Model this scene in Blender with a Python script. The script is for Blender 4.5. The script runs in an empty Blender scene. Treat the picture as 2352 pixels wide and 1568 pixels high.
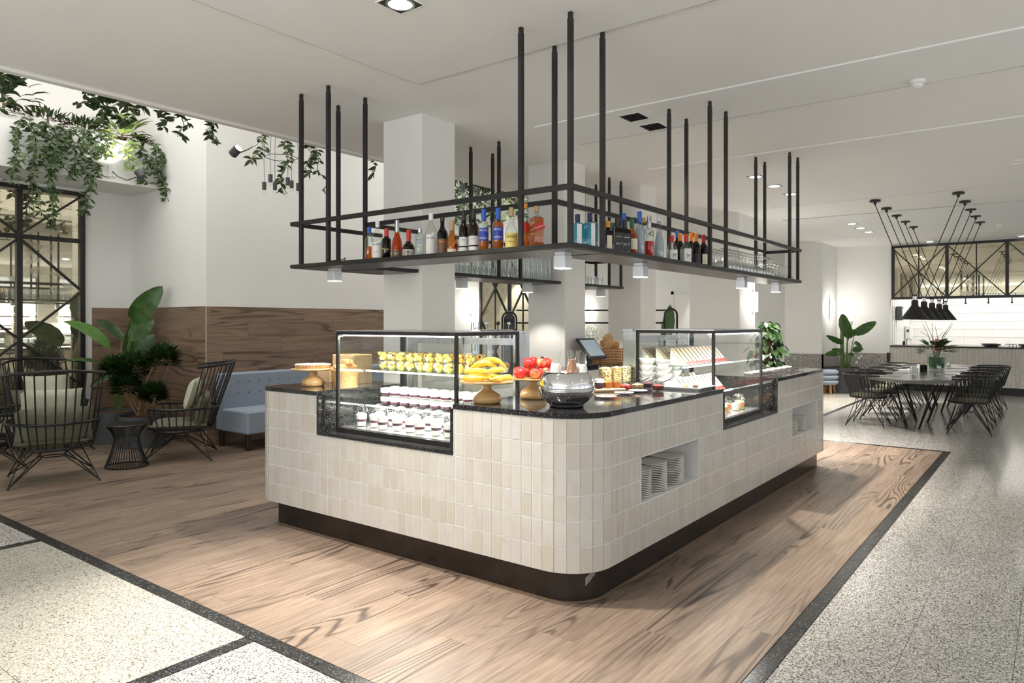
import bpy, math, random
from mathutils import Vector, Matrix
rnd = random.Random(11)
PI = math.pi
SC = bpy.context.scene
COL = SC.collection

# ------------------------------------------------------------------ camera
EYE = 1.55
FPX, CXP, HYP = 1639.2, 1176.0, 741.3            # focal length / centre / horizon of the 2352x1568 frame
ANG = math.radians(37.296)
FW = Vector((math.cos(ANG), math.sin(ANG), 0)); RT = Vector((math.sin(ANG), -math.cos(ANG), 0))
cd = bpy.data.cameras.new('camera'); cam = bpy.data.objects.new('camera', cd); COL.objects.link(cam)
cam.location = (0, 0, EYE); cam.rotation_euler = (PI/2, 0, ANG - PI/2)
cd.sensor_fit = 'HORIZONTAL'; cd.sensor_width = 36; cd.lens = 36*FPX/2352
cd.shift_y = -(784-HYP)/2352; cd.clip_start = 0.05; cd.clip_end = 200
SC.camera = cam

# ------------------------------------------------------------------ world, exposure
w = bpy.data.worlds.new('world'); SC.world = w; w.use_nodes = True
w.node_tree.nodes['Background'].inputs[0].default_value = (0.86, 0.93, 1.0, 1)
w.node_tree.nodes['Background'].inputs[1].default_value = 0.9
SC.view_settings.view_transform = 'Standard'; SC.view_settings.look = 'None'
SC.view_settings.gamma = 1; SC.view_settings.use_curve_mapping = False
SC.view_settings.exposure = 0.42
SC.cycles.transparent_max_bounces = 24

CEIL = 3.35
def lamp(kind, name, loc, energy, color=(1, 0.93, 0.84), size=0.1, size_y=None, target=None, angle=None, blend=0.5):
    d = bpy.data.lights.new(name, kind); d.energy = energy; d.color = color
    if kind == 'AREA':
        d.shape = 'RECTANGLE' if size_y else 'SQUARE'; d.size = size
        if size_y: d.size_y = size_y
    else:
        d.shadow_soft_size = size
    if kind == 'SPOT':
        d.spot_size = math.radians(angle or 80); d.spot_blend = blend
    o = bpy.data.objects.new(name, d); COL.objects.link(o); o.location = loc
    if target is not None:
        o.rotation_euler = (Vector(target)-Vector(loc)).to_track_quat('-Z', 'Y').to_euler()
    return o
# ceiling downlights: the row over the island and dining table (in view) and its unseen near end; a second unseen row is added
E_DOWN = 340
DOWN_VIEW = [(2.82, 2.94), (8.80, 2.94), (9.55, 2.94), (10.29, 2.94), (14.03, 2.94), (14.76, 2.94), (15.51, 2.94)]
DOWN_OFF = [(1.34, 2.94), (2.08, 2.94), (1.34, -1.3), (4.6, -1.3), (8.4, -1.3), (12.2, -1.3), (15.6, -1.3)]
for x, y in DOWN_VIEW + DOWN_OFF:
    lamp('SPOT', 'downlight_lamp', (x, y-(.06 if y > 0 else 0), CEIL-0.035), E_DOWN*(1 if y > 0 else 0.12)*(.5 if x < 2.5 and y > 0 else 1), (1, 0.94, 0.86), 0.045, angle=68 if y > 0 else 90, blend=0.5)
for x, y in ((5.6, 2.93), (5.98, 2.93)):
    lamp('SPOT', 'downlight_lamp', (x, y-.07, CEIL-0.035), E_DOWN*.25, (1, 0.94, 0.86), 0.045, angle=84, blend=0.5)
# unseen overhead fill added to light the planted void
lamp('AREA', 'void_fill_lamp', (3.2, 8.2, 5.4), 85, (1, 0.985, 0.96), 4.0, 3.2)
lamp('AREA', 'void_fill_lamp', (10.5, 8.2, 5.4), 150, (1, 0.985, 0.96), 6.0, 3.2)
# unseen area lamp under the kitchen ceiling
lamp('AREA', 'kitchen_lamp', (20.2, 1.0, 3.2), 80, (1, 0.97, 0.92), 2.2, 4.5)
# fill lamps added outside the windows behind the camera, tilted up to brighten the ceiling
lamp('AREA', 'window_fill_lamp', (-5.6, 2.0, 1.8), 480, (1, 0.985, 0.955), 8.0, 2.5, target=(-3.0, 2.0, 6.8))
lamp('AREA', 'window_fill_lamp', (5.0, -5.4, 1.8), 160, (1, 0.985, 0.955), 12.0, 2.5, target=(5.0, -2.8, 6.8))

def at(u, v, x=None, y=None, z=None, d=None):
    r = FW*FPX + RT*(u-CXP) + Vector((0, 0, HYP-v))
    if x is not None: t = x/r.x
    elif y is not None: t = y/r.y
    elif z is not None: t = (z-EYE)/r.z
    else: t = d/FPX
    return Vector((0, 0, EYE)) + r*t

# ------------------------------------------------------------------ materials
MATS = {}
def newmat(name):
    m = bpy.data.materials.new(name); m.use_nodes = True; MATS[name] = m
    return m, m.node_tree, m.node_tree.nodes['Principled BSDF']
def mat(name, col, rough=0.5, metal=0.0, spec=0.5, coat=0.0, emit=None, estr=0.0):
    m, nt, b = newmat(name)
    b.inputs['Base Color'].default_value = (*col, 1); b.inputs['Roughness'].default_value = rough
    b.inputs['Metallic'].default_value = metal; b.inputs['Specular IOR Level'].default_value = spec
    b.inputs['Coat Weight'].default_value = coat
    if emit: b.inputs['Emission Color'].default_value = (*emit, 1); b.inputs['Emission Strength'].default_value = estr
    return m
def N(nt, t, **kw):
    n = nt.nodes.new(t)
    for k, v in kw.items():
        if k.startswith('i_'): n.inputs[k[2:].replace('_', ' ')].default_value = v
        else: setattr(n, k, v)
    return n
def L(nt, a, b): nt.links.new(a, b)
def coords(nt, scale=(1, 1, 1), rand=0.0):
    tc = N(nt, 'ShaderNodeTexCoord'); mp = N(nt, 'ShaderNodeMapping'); mp.inputs['Scale'].default_value = scale
    if rand:
        oi = N(nt, 'ShaderNodeObjectInfo'); mu = N(nt, 'ShaderNodeMath', operation='MULTIPLY'); mu.inputs[1].default_value = rand
        L(nt, oi.outputs['Random'], mu.inputs[0])
        ad = N(nt, 'ShaderNodeVectorMath', operation='ADD')
        L(nt, tc.outputs['Object'], ad.inputs[0]); L(nt, mu.outputs[0], ad.inputs[1]); L(nt, ad.outputs[0], mp.inputs[0])
    else: L(nt, tc.outputs['Object'], mp.inputs[0])
    return mp.outputs[0]
def ramp(nt, fac, stops, interp='LINEAR'):
    r = N(nt, 'ShaderNodeValToRGB'); r.color_ramp.interpolation = interp
    e = r.color_ramp.elements
    while len(e) < len(stops): e.new(0.5)
    for s, (p, c) in zip(e, stops): s.position = p; s.color = (*c, 1)
    L(nt, fac, r.inputs[0]); return r.outputs[0]
def bump(nt, b, h, strength=0.2, dist=0.01):
    bp = N(nt, 'ShaderNodeBump'); bp.inputs['Strength'].default_value = strength; bp.inputs['Distance'].default_value = dist
    L(nt, h, bp.inputs['Height']); L(nt, bp.outputs[0], b.inputs['Normal'])
def mix(nt, fac, a, b2, mode='MIX'):
    m = N(nt, 'ShaderNodeMix', data_type='RGBA', blend_type=mode)
    for s, v in ((m.inputs[0], fac), (m.inputs[6], a), (m.inputs[7], b2)):
        if isinstance(v, (int, float)): s.default_value = v
        elif isinstance(v, tuple): s.default_value = (*v, 1)
        else: L(nt, v, s)
    return m.outputs[2]
def noisy(name, c0, c1, scale=3, rough=0.6, det=4, stretch=(1, 1, 1), rand=0, bmp=0, metal=0, lo=0.35, hi=0.65, coat=0, spec=.5):
    m, nt, b = newmat(name)
    n = N(nt, 'ShaderNodeTexNoise', i_Scale=scale, i_Detail=det); L(nt, coords(nt, stretch, rand), n.inputs['Vector'])
    L(nt, ramp(nt, n.outputs[0], [(lo, c0), (hi, c1)]), b.inputs['Base Color'])
    b.inputs['Roughness'].default_value = rough; b.inputs['Metallic'].default_value = metal; b.inputs['Coat Weight'].default_value = coat
    b.inputs['Specular IOR Level'].default_value = spec
    if bmp: bump(nt, b, n.outputs[0], bmp)
    return m
def wood(name, light, mid, dark, rough=0.42, k=140.0, sx=0.27, sy=2.7, patch=(.44, .62)):
    m, nt, b = newmat(name)
    v = coords(nt, (sx, sy, sy), 37.0)
    n = N(nt, 'ShaderNodeTexNoise', i_Scale=1.5, i_Detail=1.5, i_Roughness=0.4, i_Distortion=0.25); L(nt, v, n.inputs['Vector'])
    mu = N(nt, 'ShaderNodeMath', operation='MULTIPLY'); mu.inputs[1].default_value = k; L(nt, n.outputs[0], mu.inputs[0])
    sn = N(nt, 'ShaderNodeMath', operation='SINE'); L(nt, mu.outputs[0], sn.inputs[0])
    g = ramp(nt, sn.outputs[0], [(0.0, (.05, .05, .05)), (0.5, (.35, .35, .35)), (1.0, (1, 1, 1))])
    pt = N(nt, 'ShaderNodeTexNoise', i_Scale=1.1, i_Detail=1.0); L(nt, v, pt.inputs['Vector'])
    pf = ramp(nt, pt.outputs[0], [(patch[0], (.06, .06, .06)), (patch[1], (.95, .95, .95))])
    fac = mix(nt, 1.0, g, pf, 'MULTIPLY')
    v2 = coords(nt, (1.2, 26, 26), 11.0)
    fine = N(nt, 'ShaderNodeTexNoise', i_Scale=2.2, i_Detail=4.0, i_Roughness=.65); L(nt, v2, fine.inputs['Vector'])
    base = mix(nt, ramp(nt, fine.outputs[0], [(0.36, (0, 0, 0)), (0.64, (1, 1, 1))]), mid, light)
    oi = N(nt, 'ShaderNodeObjectInfo')
    base = mix(nt, 1.0, base, ramp(nt, oi.outputs['Random'], [(0, (.84, .84, .85)), (1, (1.05, 1.03, 1.0))]), 'MULTIPLY')
    L(nt, mix(nt, fac, base, dark), b.inputs['Base Color'])
    b.inputs['Roughness'].default_value = rough
    bump(nt, b, g, 0.04)
    return m
def speckle(name, cols, scale=150, rough=0.25, spec=.5):
    m, nt, b = newmat(name)
    vo = N(nt, 'ShaderNodeTexVoronoi', i_Scale=scale)
    tc = N(nt, 'ShaderNodeNewGeometry')
    L(nt, tc.outputs['Position'], vo.inputs['Vector'])
    sep = N(nt, 'ShaderNodeSeparateColor'); L(nt, vo.outputs['Color'], sep.inputs[0])
    c = ramp(nt, sep.outputs[0], cols, 'CONSTANT')
    n = N(nt, 'ShaderNodeTexNoise', i_Scale=2.0, i_Detail=3.0); L(nt, tc.outputs['Position'], n.inputs['Vector'])
    c = mix(nt, 1.0, c, ramp(nt, n.outputs[0], [(0.3, (.93, .93, .93)), (0.7, (1, 1, 1))]), 'MULTIPLY')
    L(nt, c, b.inputs['Base Color']); b.inputs['Roughness'].default_value = rough; b.inputs['Specular IOR Level'].default_value = spec
    return m
def thin_glass(name, tint=(0.96, 0.98, 0.97), refl=1.0, ior=1.45, pw=2.4):
    m = bpy.data.materials.new(name); m.use_nodes = True; MATS[name] = m
    nt = m.node_tree; nt.nodes.clear()
    o = N(nt, 'ShaderNodeOutputMaterial'); t = N(nt, 'ShaderNodeBsdfTransparent'); g = N(nt, 'ShaderNodeBsdfGlossy')
    t.inputs[0].default_value = (*tint, 1); g.inputs['Roughness'].default_value = 0.03
    fr = N(nt, 'ShaderNodeLayerWeight'); fr.inputs[0].default_value = .5
    pw_ = N(nt, 'ShaderNodeMath', operation='POWER'); pw_.inputs[1].default_value = pw; L(nt, fr.outputs['Facing'], pw_.inputs[0])
    mu = N(nt, 'ShaderNodeMath', operation='MULTIPLY_ADD'); mu.inputs[1].default_value = .8*refl; mu.inputs[2].default_value = ((ior-1)/(ior+1))**2*refl
    L(nt, pw_.outputs[0], mu.inputs[0])
    mx = N(nt, 'ShaderNodeMixShader'); L(nt, mu.outputs[0], mx.inputs[0]); L(nt, t.outputs[0], mx.inputs[1]); L(nt, g.outputs[0], mx.inputs[2])
    L(nt, mx.outputs[0], o.inputs[0]); return m
def liquid(name, col, tr=0.55):
    m = bpy.data.materials.new(name); m.use_nodes = True; MATS[name] = m
    nt = m.node_tree; b = nt.nodes['Principled BSDF']; o = nt.nodes['Material Output']
    b.inputs['Base Color'].default_value = (*col, 1); b.inputs['Roughness'].default_value = 0.1
    t = N(nt, 'ShaderNodeBsdfTransparent'); t.inputs[0].default_value = (*[min(1, c*1.6+.08) for c in col], 1)
    mx = N(nt, 'ShaderNodeMixShader'); mx.inputs[0].default_value = tr
    L(nt, b.outputs[0], mx.inputs[1]); L(nt, t.outputs[0], mx.inputs[2]); L(nt, mx.outputs[0], o.inputs[0]); return m
def leafmat(name, c0, c1, rough=0.38):
    m, nt, b = newmat(name)
    n = N(nt, 'ShaderNodeTexNoise', i_Scale=9.0, i_Detail=2.0); L(nt, coords(nt, (1, 1, 1), 20), n.inputs['Vector'])
    L(nt, ramp(nt, n.outputs[0], [(0.35, c0), (0.68, c1)]), b.inputs['Base Color'])
    b.inputs['Roughness'].default_value = rough; b.inputs['Subsurface Weight'].default_value = 0.0
    return m

noisy('white_paint', (.77, .765, .735), (.79, .785, .755), 1.2, 0.75)
noisy('ceiling_paint', (.84, .845, .82), (.855, .86, .835), 0.8, 0.8)
noisy('raft_paint', (.80, .815, .81), (.82, .835, .83), 0.8, 0.75)
noisy('seam_shade', (.50, .49, .46), (.55, .54, .51), 3, 0.8)
wood('floor_wood', (.325, .243, .184), (.198, .142, .105), (.055, .036, .026), 0.42)
wood('wall_wood', (.30, .205, .138), (.215, .143, .094), (.085, .052, .033), 0.5, 80.0)
speckle('terrazzo_grey', [(0, (.08, .075, .068)), (.15, (.25, .24, .22)), (.34, (.45, .432, .40)), (.60, (.62, .60, .565)), (.86, (.78, .76, .72))], 175, 0.13)
speckle('terrazzo_beige', [(0, (.12, .105, .085)), (.08, (.30, .275, .225)), (.22, (.47, .445, .385)), (.50, (.53, .505, .44)), (.85, (.60, .585, .525))], 165, 0.22)
speckle('granite_strip', [(0, (.012, .012, .013)), (.5, (.022, .022, .023)), (.80, (.055, .055, .056)), (.94, (.16, .16, .16))], 170, 0.22)
speckle('granite_black', [(0, (.010, .010, .0105)), (.6, (.02, .02, .021)), (.86, (.05, .05, .05)), (.965, (.22, .22, .22))], 330, 0.07)
speckle('granite_grey', [(0, (.13, .12, .11)), (.22, (.28, .26, .24)), (.6, (.40, .38, .355)), (.85, (.54, .52, .495))], 80, 0.35)
noisy('grout_light', (.83, .82, .79), (.87, .86, .83), 20, 0.8)
noisy('floor_grout', (.48, .47, .45), (.54, .53, .51), 20, 0.9)
def tilemat(name, ramp_stops, rough=0.09):
    m, nt, b = newmat(name)
    oi = N(nt, 'ShaderNodeObjectInfo')
    base = ramp(nt, oi.outputs['Random'], ramp_stops)
    n = N(nt, 'ShaderNodeTexNoise', i_Scale=16.0, i_Detail=3.0); L(nt, coords(nt, (1, 1, .5), 40), n.inputs['Vector'])
    c = mix(nt, ramp(nt, n.outputs[0], [(.50, (0, 0, 0)), (.80, (.5, .5, .5))]), base, (.48, .43, .345))
    L(nt, c, b.inputs['Base Color']); b.inputs['Roughness'].default_value = rough
    n2 = N(nt, 'ShaderNodeTexNoise', i_Scale=22.0, i_Detail=1.0); L(nt, coords(nt, (1, 1, .6), 90), n2.inputs['Vector'])
    bump(nt, b, n2.outputs[0], 0.22, 0.005)
    return m
tilemat('tile_glaze', [(0, (.535, .50, .435)), (.3, (.565, .535, .475)), (.65, (.59, .565, .515)), (1, (.57, .555, .52))])
mat('tile_white', (.84, .83, .80), 0.18)
mat('niche_board', (.74, .73, .71), 0.5)
noisy('plinth_steel', (.018, .013, .010), (.035, .026, .021), 6, 0.22, metal=0.3)
noisy('black_steel', (.020, .019, .018), (.030, .028, .026), 8, 0.38, metal=0.4)
noisy('black_wire', (.014, .014, .014), (.022, .022, .022), 8, 0.4, metal=0.3)
noisy('graphite_shelf', (.05, .048, .046), (.065, .062, .06), 10, 0.32, metal=0.5)
noisy('alu', (.62, .63, .64), (.68, .69, .70), 20, 0.35, metal=0.9)
noisy('steel_brushed', (.50, .50, .50), (.62, .62, .62), 30, 0.25, metal=1.0, stretch=(1, 1, .05))
mat('chrome', (.82, .82, .83), 0.03, 1.0)
mat('dark_chrome', (.18, .18, .19), 0.05, 1.0)
thin_glass('glass', (.965, .985, .975)); thin_glass('glass_case', (.985, .993, .99), 0.8, 1.5, 3.5); thin_glass('glass_green', (.80, .92, .87))
thin_glass('glass_rack', (.94, .95, .945), 1.15, 1.6, 1.7)
thin_glass('plastic_clear', (.95, .96, .95), .7)
thin_glass('bottle_clear', (.90, .94, .90)); thin_glass('bottle_brown', (.16, .07, .03)); thin_glass('bottle_blue', (.35, .68, .80)); thin_glass('bottle_dark', (.05, .05, .035))
thin_glass('bottle_frost', (.78, .82, .84)); thin_glass('bottle_amber', (.85, .50, .22))
liquid('liq_amber', (.62, .20, .03)); liquid('liq_red', (.55, .03, .012)); liquid('liq_gold', (.72, .42, .08)); liquid('liq_blue', (.30, .62, .75), .75)
liquid('liq_clear', (.72, .78, .74), .8); liquid('liq_darkred', (.16, .012, .01), .3); liquid('liq_brown', (.10, .035, .012), .3); liquid('frost', (.70, .74, .77), .25)
for n_, c_ in {'lab_white': (.82, .80, .75), 'lab_cream': (.80, .72, .52), 'lab_yellow': (.80, .62, .16), 'lab_blue': (.03, .06, .42), 'lab_black': (.02, .02, .02),
               'lab_red': (.58, .015, .012), 'lab_brown': (.16, .09, .045), 'cap_red': (.62, .03, .02), 'cap_blue': (.03, .12, .55), 'cap_white': (.82, .82, .82), 'cap_black': (.02, .02, .02),
               'cap_orange': (.75, .27, .02), 'cap_green': (.02, .13, .07), 'cap_navy': (.01, .015, .06), 'cap_cork': (.50, .32, .16), 'cap_wine': (.30, .01, .02),
               'ink': (.015, .015, .02), 'ink_white': (.85, .85, .83), 'ink_gold': (.75, .55, .2), 'ink_blue': (.05, .12, .6), 'lime': (.30, .50, .05), 'orange_label': (.85, .28, .06)}.items():
    mat(n_, c_, 0.45)
mat('porcelain', (.86, .86, .85), 0.12); mat('bone', (.86, .85, .80), 0.25)
wood('acacia', (.62, .40, .17), (.50, .30, .12), (.30, .165, .06), 0.35, 30.0, 2.2, 6.0, (.5, .8))
wood('beech', (.66, .48, .28), (.56, .38, .20), (.36, .22, .10), 0.5, 34.0, 1.5, 8.0, (.5, .8))
leafmat('banana_leaf', (.028, .075, .012), (.06, .135, .025)); leafmat('banana_leaf_lit', (.07, .17, .022), (.10, .23, .035))  # second one is a lit copy: brightness painted into one leaf's green
leafmat('dark_leaf', (.014, .042, .009), (.04, .088, .02)); leafmat('vine_leaf', (.022, .045, .012), (.065, .10, .032)); leafmat('vine_leaf_pale_lit', (.16, .24, .06), (.30, .38, .12))  # palest green: the spiky plant's own, and brightness painted on lit vines
mat('stem_green', (.13, .20, .06), 0.6); mat('twig', (.16, .10, .06), 0.8); mat('root_tan', (.40, .25, .12), 0.8)
noisy('bark_soil', (.16, .065, .03), (.27, .12, .06), 60, 0.9, bmp=.6)
mat('pot_grey', (.085, .088, .095), 0.6); mat('pot_dark', (.05, .052, .057), 0.6)
noisy('sage_cloth', (.115, .118, .078), (.145, .148, .10), 90, 0.85, bmp=.1); noisy('pale_sage', (.44, .45, .33), (.50, .51, .39), 50, 0.7)
noisy('blue_cloth', (.275, .325, .395), (.31, .36, .43), 130, 0.85, bmp=.1); mat('blue_button', (.16, .20, .27), 0.8)
mat('dark_wood', (.02, .010, .008), 0.35)
mat('light_emit', (1, 1, 1), 0.5, emit=(1, .96, .9), estr=14); mat('led_strip', (1, 1, 1), .5, emit=(1, .98, .94), estr=9); mat('lamp_emit', (1, 1, 1), .5, emit=(1, .97, .92), estr=6)
mat('glow_pane', (.9, .9, .9), .5, emit=(1, .99, .97), estr=.3)  # weak glow for panels added to the unseen ceilings
mat('black_plastic', (.02, .02, .022), 0.4); mat('screen', (.3, .36, .40), .2, emit=(.48, .58, .66), estr=.22); mat('white_plastic', (.8, .8, .79), .35)
def antique():
    m, nt, b = newmat('antique_mirror')
    n = N(nt, 'ShaderNodeTexNoise', i_Scale=2.2, i_Detail=6.0, i_Roughness=.7); v = coords(nt, (1, 1, 2.2)); L(nt, v, n.inputs['Vector'])
    c = ramp(nt, n.outputs[0], [(.35, (.78, .73, .57)), (.54, (.72, .67, .50)), (.66, (.50, .44, .29)), (.78, (.66, .60, .43))])
    L(nt, c, b.inputs['Base Color']); b.inputs['Metallic'].default_value = .92
    L(nt, ramp(nt, n.outputs[0], [(.50, (.015, .015, .015)), (.72, (.12, .12, .12))]), b.inputs['Roughness'])
    return m
antique()

# ------------------------------------------------------------------ mesh builder
class MB:
    def __init__(s): s.v = []; s.f = []
    def add(s, vs, fs):
        o = len(s.v); s.v += [tuple(p) for p in vs]; s.f += [tuple(i+o for i in f) for f in fs]; return s
    def box(s, x0, x1, y0, y1, z0, z1):
        return s.add([(x0, y0, z0), (x1, y0, z0), (x1, y1, z0), (x0, y1, z0), (x0, y0, z1), (x1, y0, z1), (x1, y1, z1), (x0, y1, z1)],
                     [(3, 2, 1, 0), (4, 5, 6, 7), (0, 1, 5, 4), (1, 2, 6, 5), (2, 3, 7, 6), (3, 0, 4, 7)])
    def cbox(s, x0, x1, y0, y1, z0, z1, c):        # box with every edge chamfered by c
        import itertools
        X = (x0, x1); Y = (y0, y1); Zz = (z0, z1); vs = []; idx = {}
        for i, j, k in itertools.product((0, 1), repeat=3):
            sx, sy, sz = (1-2*i), (1-2*j), (1-2*k)
            for a in range(3):
                p = [X[i]+sx*c, Y[j]+sy*c, Zz[k]+sz*c]; p[a] = (X[i], Y[j], Zz[k])[a]
                idx[i, j, k, a] = len(vs); vs.append(p)
        fs = []
        for a in range(3):
            b, c2 = [q for q in range(3) if q != a]
            for e in (0, 1):
                loop = []
                for p, q in ((0, 0), (1, 0), (1, 1), (0, 1)):
                    k = [0, 0, 0]; k[a] = e; k[b] = p; k[c2] = q; loop.append(idx[(*k, a)])
                fs.append(loop if (e == 1) == (a != 1) else loop[::-1])
        for a in range(3):                            # edge chamfers, edges parallel to axis a
            b, c2 = [q for q in range(3) if q != a]
            for p, q in ((0, 0), (0, 1), (1, 0), (1, 1)):
                k0 = [0, 0, 0]; k0[b] = p; k0[c2] = q; k1 = list(k0); k1[a] = 1
                fs.append([idx[(*k0, b)], idx[(*k1, b)], idx[(*k1, c2)], idx[(*k0, c2)]])
        for k in itertools.product((0, 1), repeat=3): fs.append([idx[(*k, 0)], idx[(*k, 1)], idx[(*k, 2)]])
        return s.add(vs, fs)
    def cyl(s, p0, p1, r0, r1=None, n=8, cap=True):
        r1 = r0 if r1 is None else r1; p0 = Vector(p0); p1 = Vector(p1); d = (p1-p0).normalized()
        a = d.orthogonal().normalized(); b = d.cross(a); vs = []
        for p, r in ((p0, r0), (p1, r1)):
            for i in range(n):
                t = 2*PI*i/n; vs.append(p+a*math.cos(t)*r+b*math.sin(t)*r)
        fs = [(i, (i+1) % n, n+(i+1) % n, n+i) for i in range(n)]
        if cap: fs += [tuple(range(n-1, -1, -1)), tuple(range(n, 2*n))]
        return s.add(vs, fs)
    def tube(s, pts, r, n=6, closed=False, r1=None, sq=False):
        pts = [Vector(p) for p in pts]; m = len(pts); vs = []; a = None
        for i, p in enumerate(pts):
            if closed: d = pts[(i+1) % m]-pts[i-1]
            else: d = pts[min(i+1, m-1)]-pts[max(i-1, 0)]
            d.normalize()
            if a is None: a = d.orthogonal().normalized() if abs(d.z) > .9 else d.cross(Vector((0, 0, 1))).normalized()
            a = (a-d*a.dot(d)).normalized(); b = d.cross(a); rr = r if r1 is None else r+(r1-r)*i/max(1, m-1)
            for k in range(n):
                t = 2*PI*(k+(.5 if sq else 0))/n; vs.append(p+a*math.cos(t)*rr+b*math.sin(t)*rr)
        fs = []
        for i in range(m if closed else m-1):
            j = (i+1) % m
            for k in range(n): fs.append((i*n+k, i*n+(k+1) % n, j*n+(k+1) % n, j*n+k))
        if not closed: fs += [tuple(range(n-1, -1, -1)), tuple(range((m-1)*n, m*n))]
        return s.add(vs, fs)
    def lathe(s, prof, n=16, c=(0, 0, 0), sx=1, sy=1):
        vs = []; fs = []; m = len(prof)
        for r, z in prof:
            for i in range(n):
                t = 2*PI*i/n; vs.append((c[0]+max(r, 1e-4)*math.cos(t)*sx, c[1]+max(r, 1e-4)*math.sin(t)*sy, c[2]+z))
        for j in range(m-1):
            for i in range(n): fs.append((j*n+i, j*n+(i+1) % n, (j+1)*n+(i+1) % n, (j+1)*n+i))
        return s.add(vs, fs)
    def sph(s, c, r, n=10, m=6, sc=(1, 1, 1), M=None):
        vs = []; fs = []
        for j in range(m+1):
            p = PI*j/m
            for i in range(n):
                t = 2*PI*i/n; q = Vector((math.sin(p)*math.cos(t)*r*sc[0], math.sin(p)*math.sin(t)*r*sc[1], -math.cos(p)*r*sc[2]))
                if M: q = M @ q
                vs.append(q+Vector(c))
        for j in range(m):
            for i in range(n): fs.append((j*n+i, j*n+(i+1) % n, (j+1)*n+(i+1) % n, (j+1)*n+i))
        return s.add(vs, fs)
    def prism(s, poly, z0, z1):
        n = len(poly); vs = [(x, y, z0) for x, y in poly]+[(x, y, z1) for x, y in poly]
        return s.add(vs, [tuple(range(n-1, -1, -1)), tuple(range(n, 2*n))]+[(i, (i+1) % n, n+(i+1) % n, n+i) for i in range(n)])
    def leaf(s, base, tip, width, up=(0, 0, 1), seg=4, droop=0.0, fold=0.25, pw=1.0, wav=0.0):
        base = Vector(base); tip = Vector(tip); d = tip-base; ln = d.length; d.normalize(); up = Vector(up)
        sd = d.cross(up)
        if sd.length < 1e-3: sd = d.orthogonal()
        sd.normalize(); nr = sd.cross(d); vs = []; fs = []
        for i in range(seg+1):
            t = i/seg; wd = width*.5*math.sin(PI*min(1, .04+t*.96)**.85)**pw*(1 if 0 < i < seg else .08)
            c = base+d*ln*t+nr*(droop*ln*4*t*(1-t)) 
            f = nr*(fold*wd)
            wv = nr*(wav*math.sin(i*2.1))
            vs += [c-sd*wd+f+wv, c, c+sd*wd+f-wv]
        for i in range(seg):
            a = i*3; b = a+3; fs += [(a, a+1, b+1, b), (a+1, a+2, b+2, b+1)]
        return s.add(vs, fs)
    def build(s, name, material, parent=None, smooth=None, loc=None, rot=None):
        me = bpy.data.meshes.new(name); me.from_pydata(s.v, [], s.f); me.update()
        if material: me.materials.append(MATS[material])
        if smooth is not None:
            me.shade_smooth(); me.set_sharp_from_angle(angle=math.radians(smooth))
        return link(name, me, parent, loc, rot)
def link(name, me, parent=None, loc=None, rot=None):
    o = bpy.data.objects.new(name, me); COL.objects.link(o)
    if parent: o.parent = parent
    if loc is not None: o.location = loc
    if rot is not None: o.rotation_euler = rot
    return o
def thing(name, label, cat, loc=(0, 0, 0), rz=0, group=None):
    o = bpy.data.objects.new(name, None); COL.objects.link(o); o.empty_display_size = .1
    o.location = loc; o.rotation_euler = (0, 0, rz); o['label'] = label; o['category'] = cat
    if group: o['group'] = group
    return o
def tag(o, label=None, cat=None, group=None, kind=None):
    if label: o['label'] = label
    if cat: o['category'] = cat
    if group: o['group'] = group
    if kind: o['kind'] = kind
    return o
def struct(o): o['kind'] = 'structure'; return o
def dup(root, loc, rz=None, label=None, group=None, scale=None):
    r = root.copy(); COL.objects.link(r); r.location = loc
    if rz is not None: r.rotation_euler = (0, 0, rz)
    if label: r['label'] = label
    if group: r['group'] = group
    if scale: r.scale = (scale,)*3 if isinstance(scale, (int, float)) else scale
    for ch in root.children:
        c = ch.copy(); COL.objects.link(c); c.parent = r
        for g in ch.children:
            d = g.copy(); COL.objects.link(d); d.parent = c
    return r
ORD = ['first', 'second', 'third', 'fourth', 'fifth', 'sixth', 'seventh', 'eighth', 'ninth', 'tenth', 'eleventh', 'twelfth', 'thirteenth', 'fourteenth', 'fifteenth', 'sixteenth', 'seventeenth', 'eighteenth', 'nineteenth', 'twentieth']
def text(txt, size, matname, parent, loc, rot=(PI/2, 0, 0), bend=None, name='lettering', sx=1.0):
    cu = bpy.data.curves.new(name, 'FONT'); cu.body = txt; cu.size = size; cu.align_x = 'CENTER'; cu.align_y = 'CENTER'; cu.resolution_u = 1
    t = bpy.data.objects.new(name, cu); COL.objects.link(t)
    me = bpy.data.meshes.new_from_object(t.evaluated_get(bpy.context.evaluated_depsgraph_get()))
    bpy.data.objects.remove(t); bpy.data.curves.remove(cu)
    for v in me.vertices:
        x, y = v.co.x*sx, v.co.y
        if bend: v.co = (bend*math.sin(x/bend), -bend*math.cos(x/bend), y)     # wrapped round a cylinder, facing -Y
        else: v.co = (x, y, 0)
    me.materials.clear(); me.materials.append(MATS[matname])
    return link(name, me, parent, loc, (0, 0, 0) if bend else rot)
def arc(cx, cy, r, a0, a1, n):
    return [(cx+r*math.cos(a0+(a1-a0)*i/n), cy+r*math.sin(a0+(a1-a0)*i/n)) for i in range(n+1)]
# ================================================================== the setting
BX, BY, RX = -6.0, 10.48, 18.49          # room limits: window wall, back wall, kitchen wall
EDGE = 5.96                              # where the low ceiling ends at the planted void
floor = struct(MB().box(BX, 24, -6, BY+.3, -.08, -.012).build('floor', 'floor_grout'))
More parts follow.
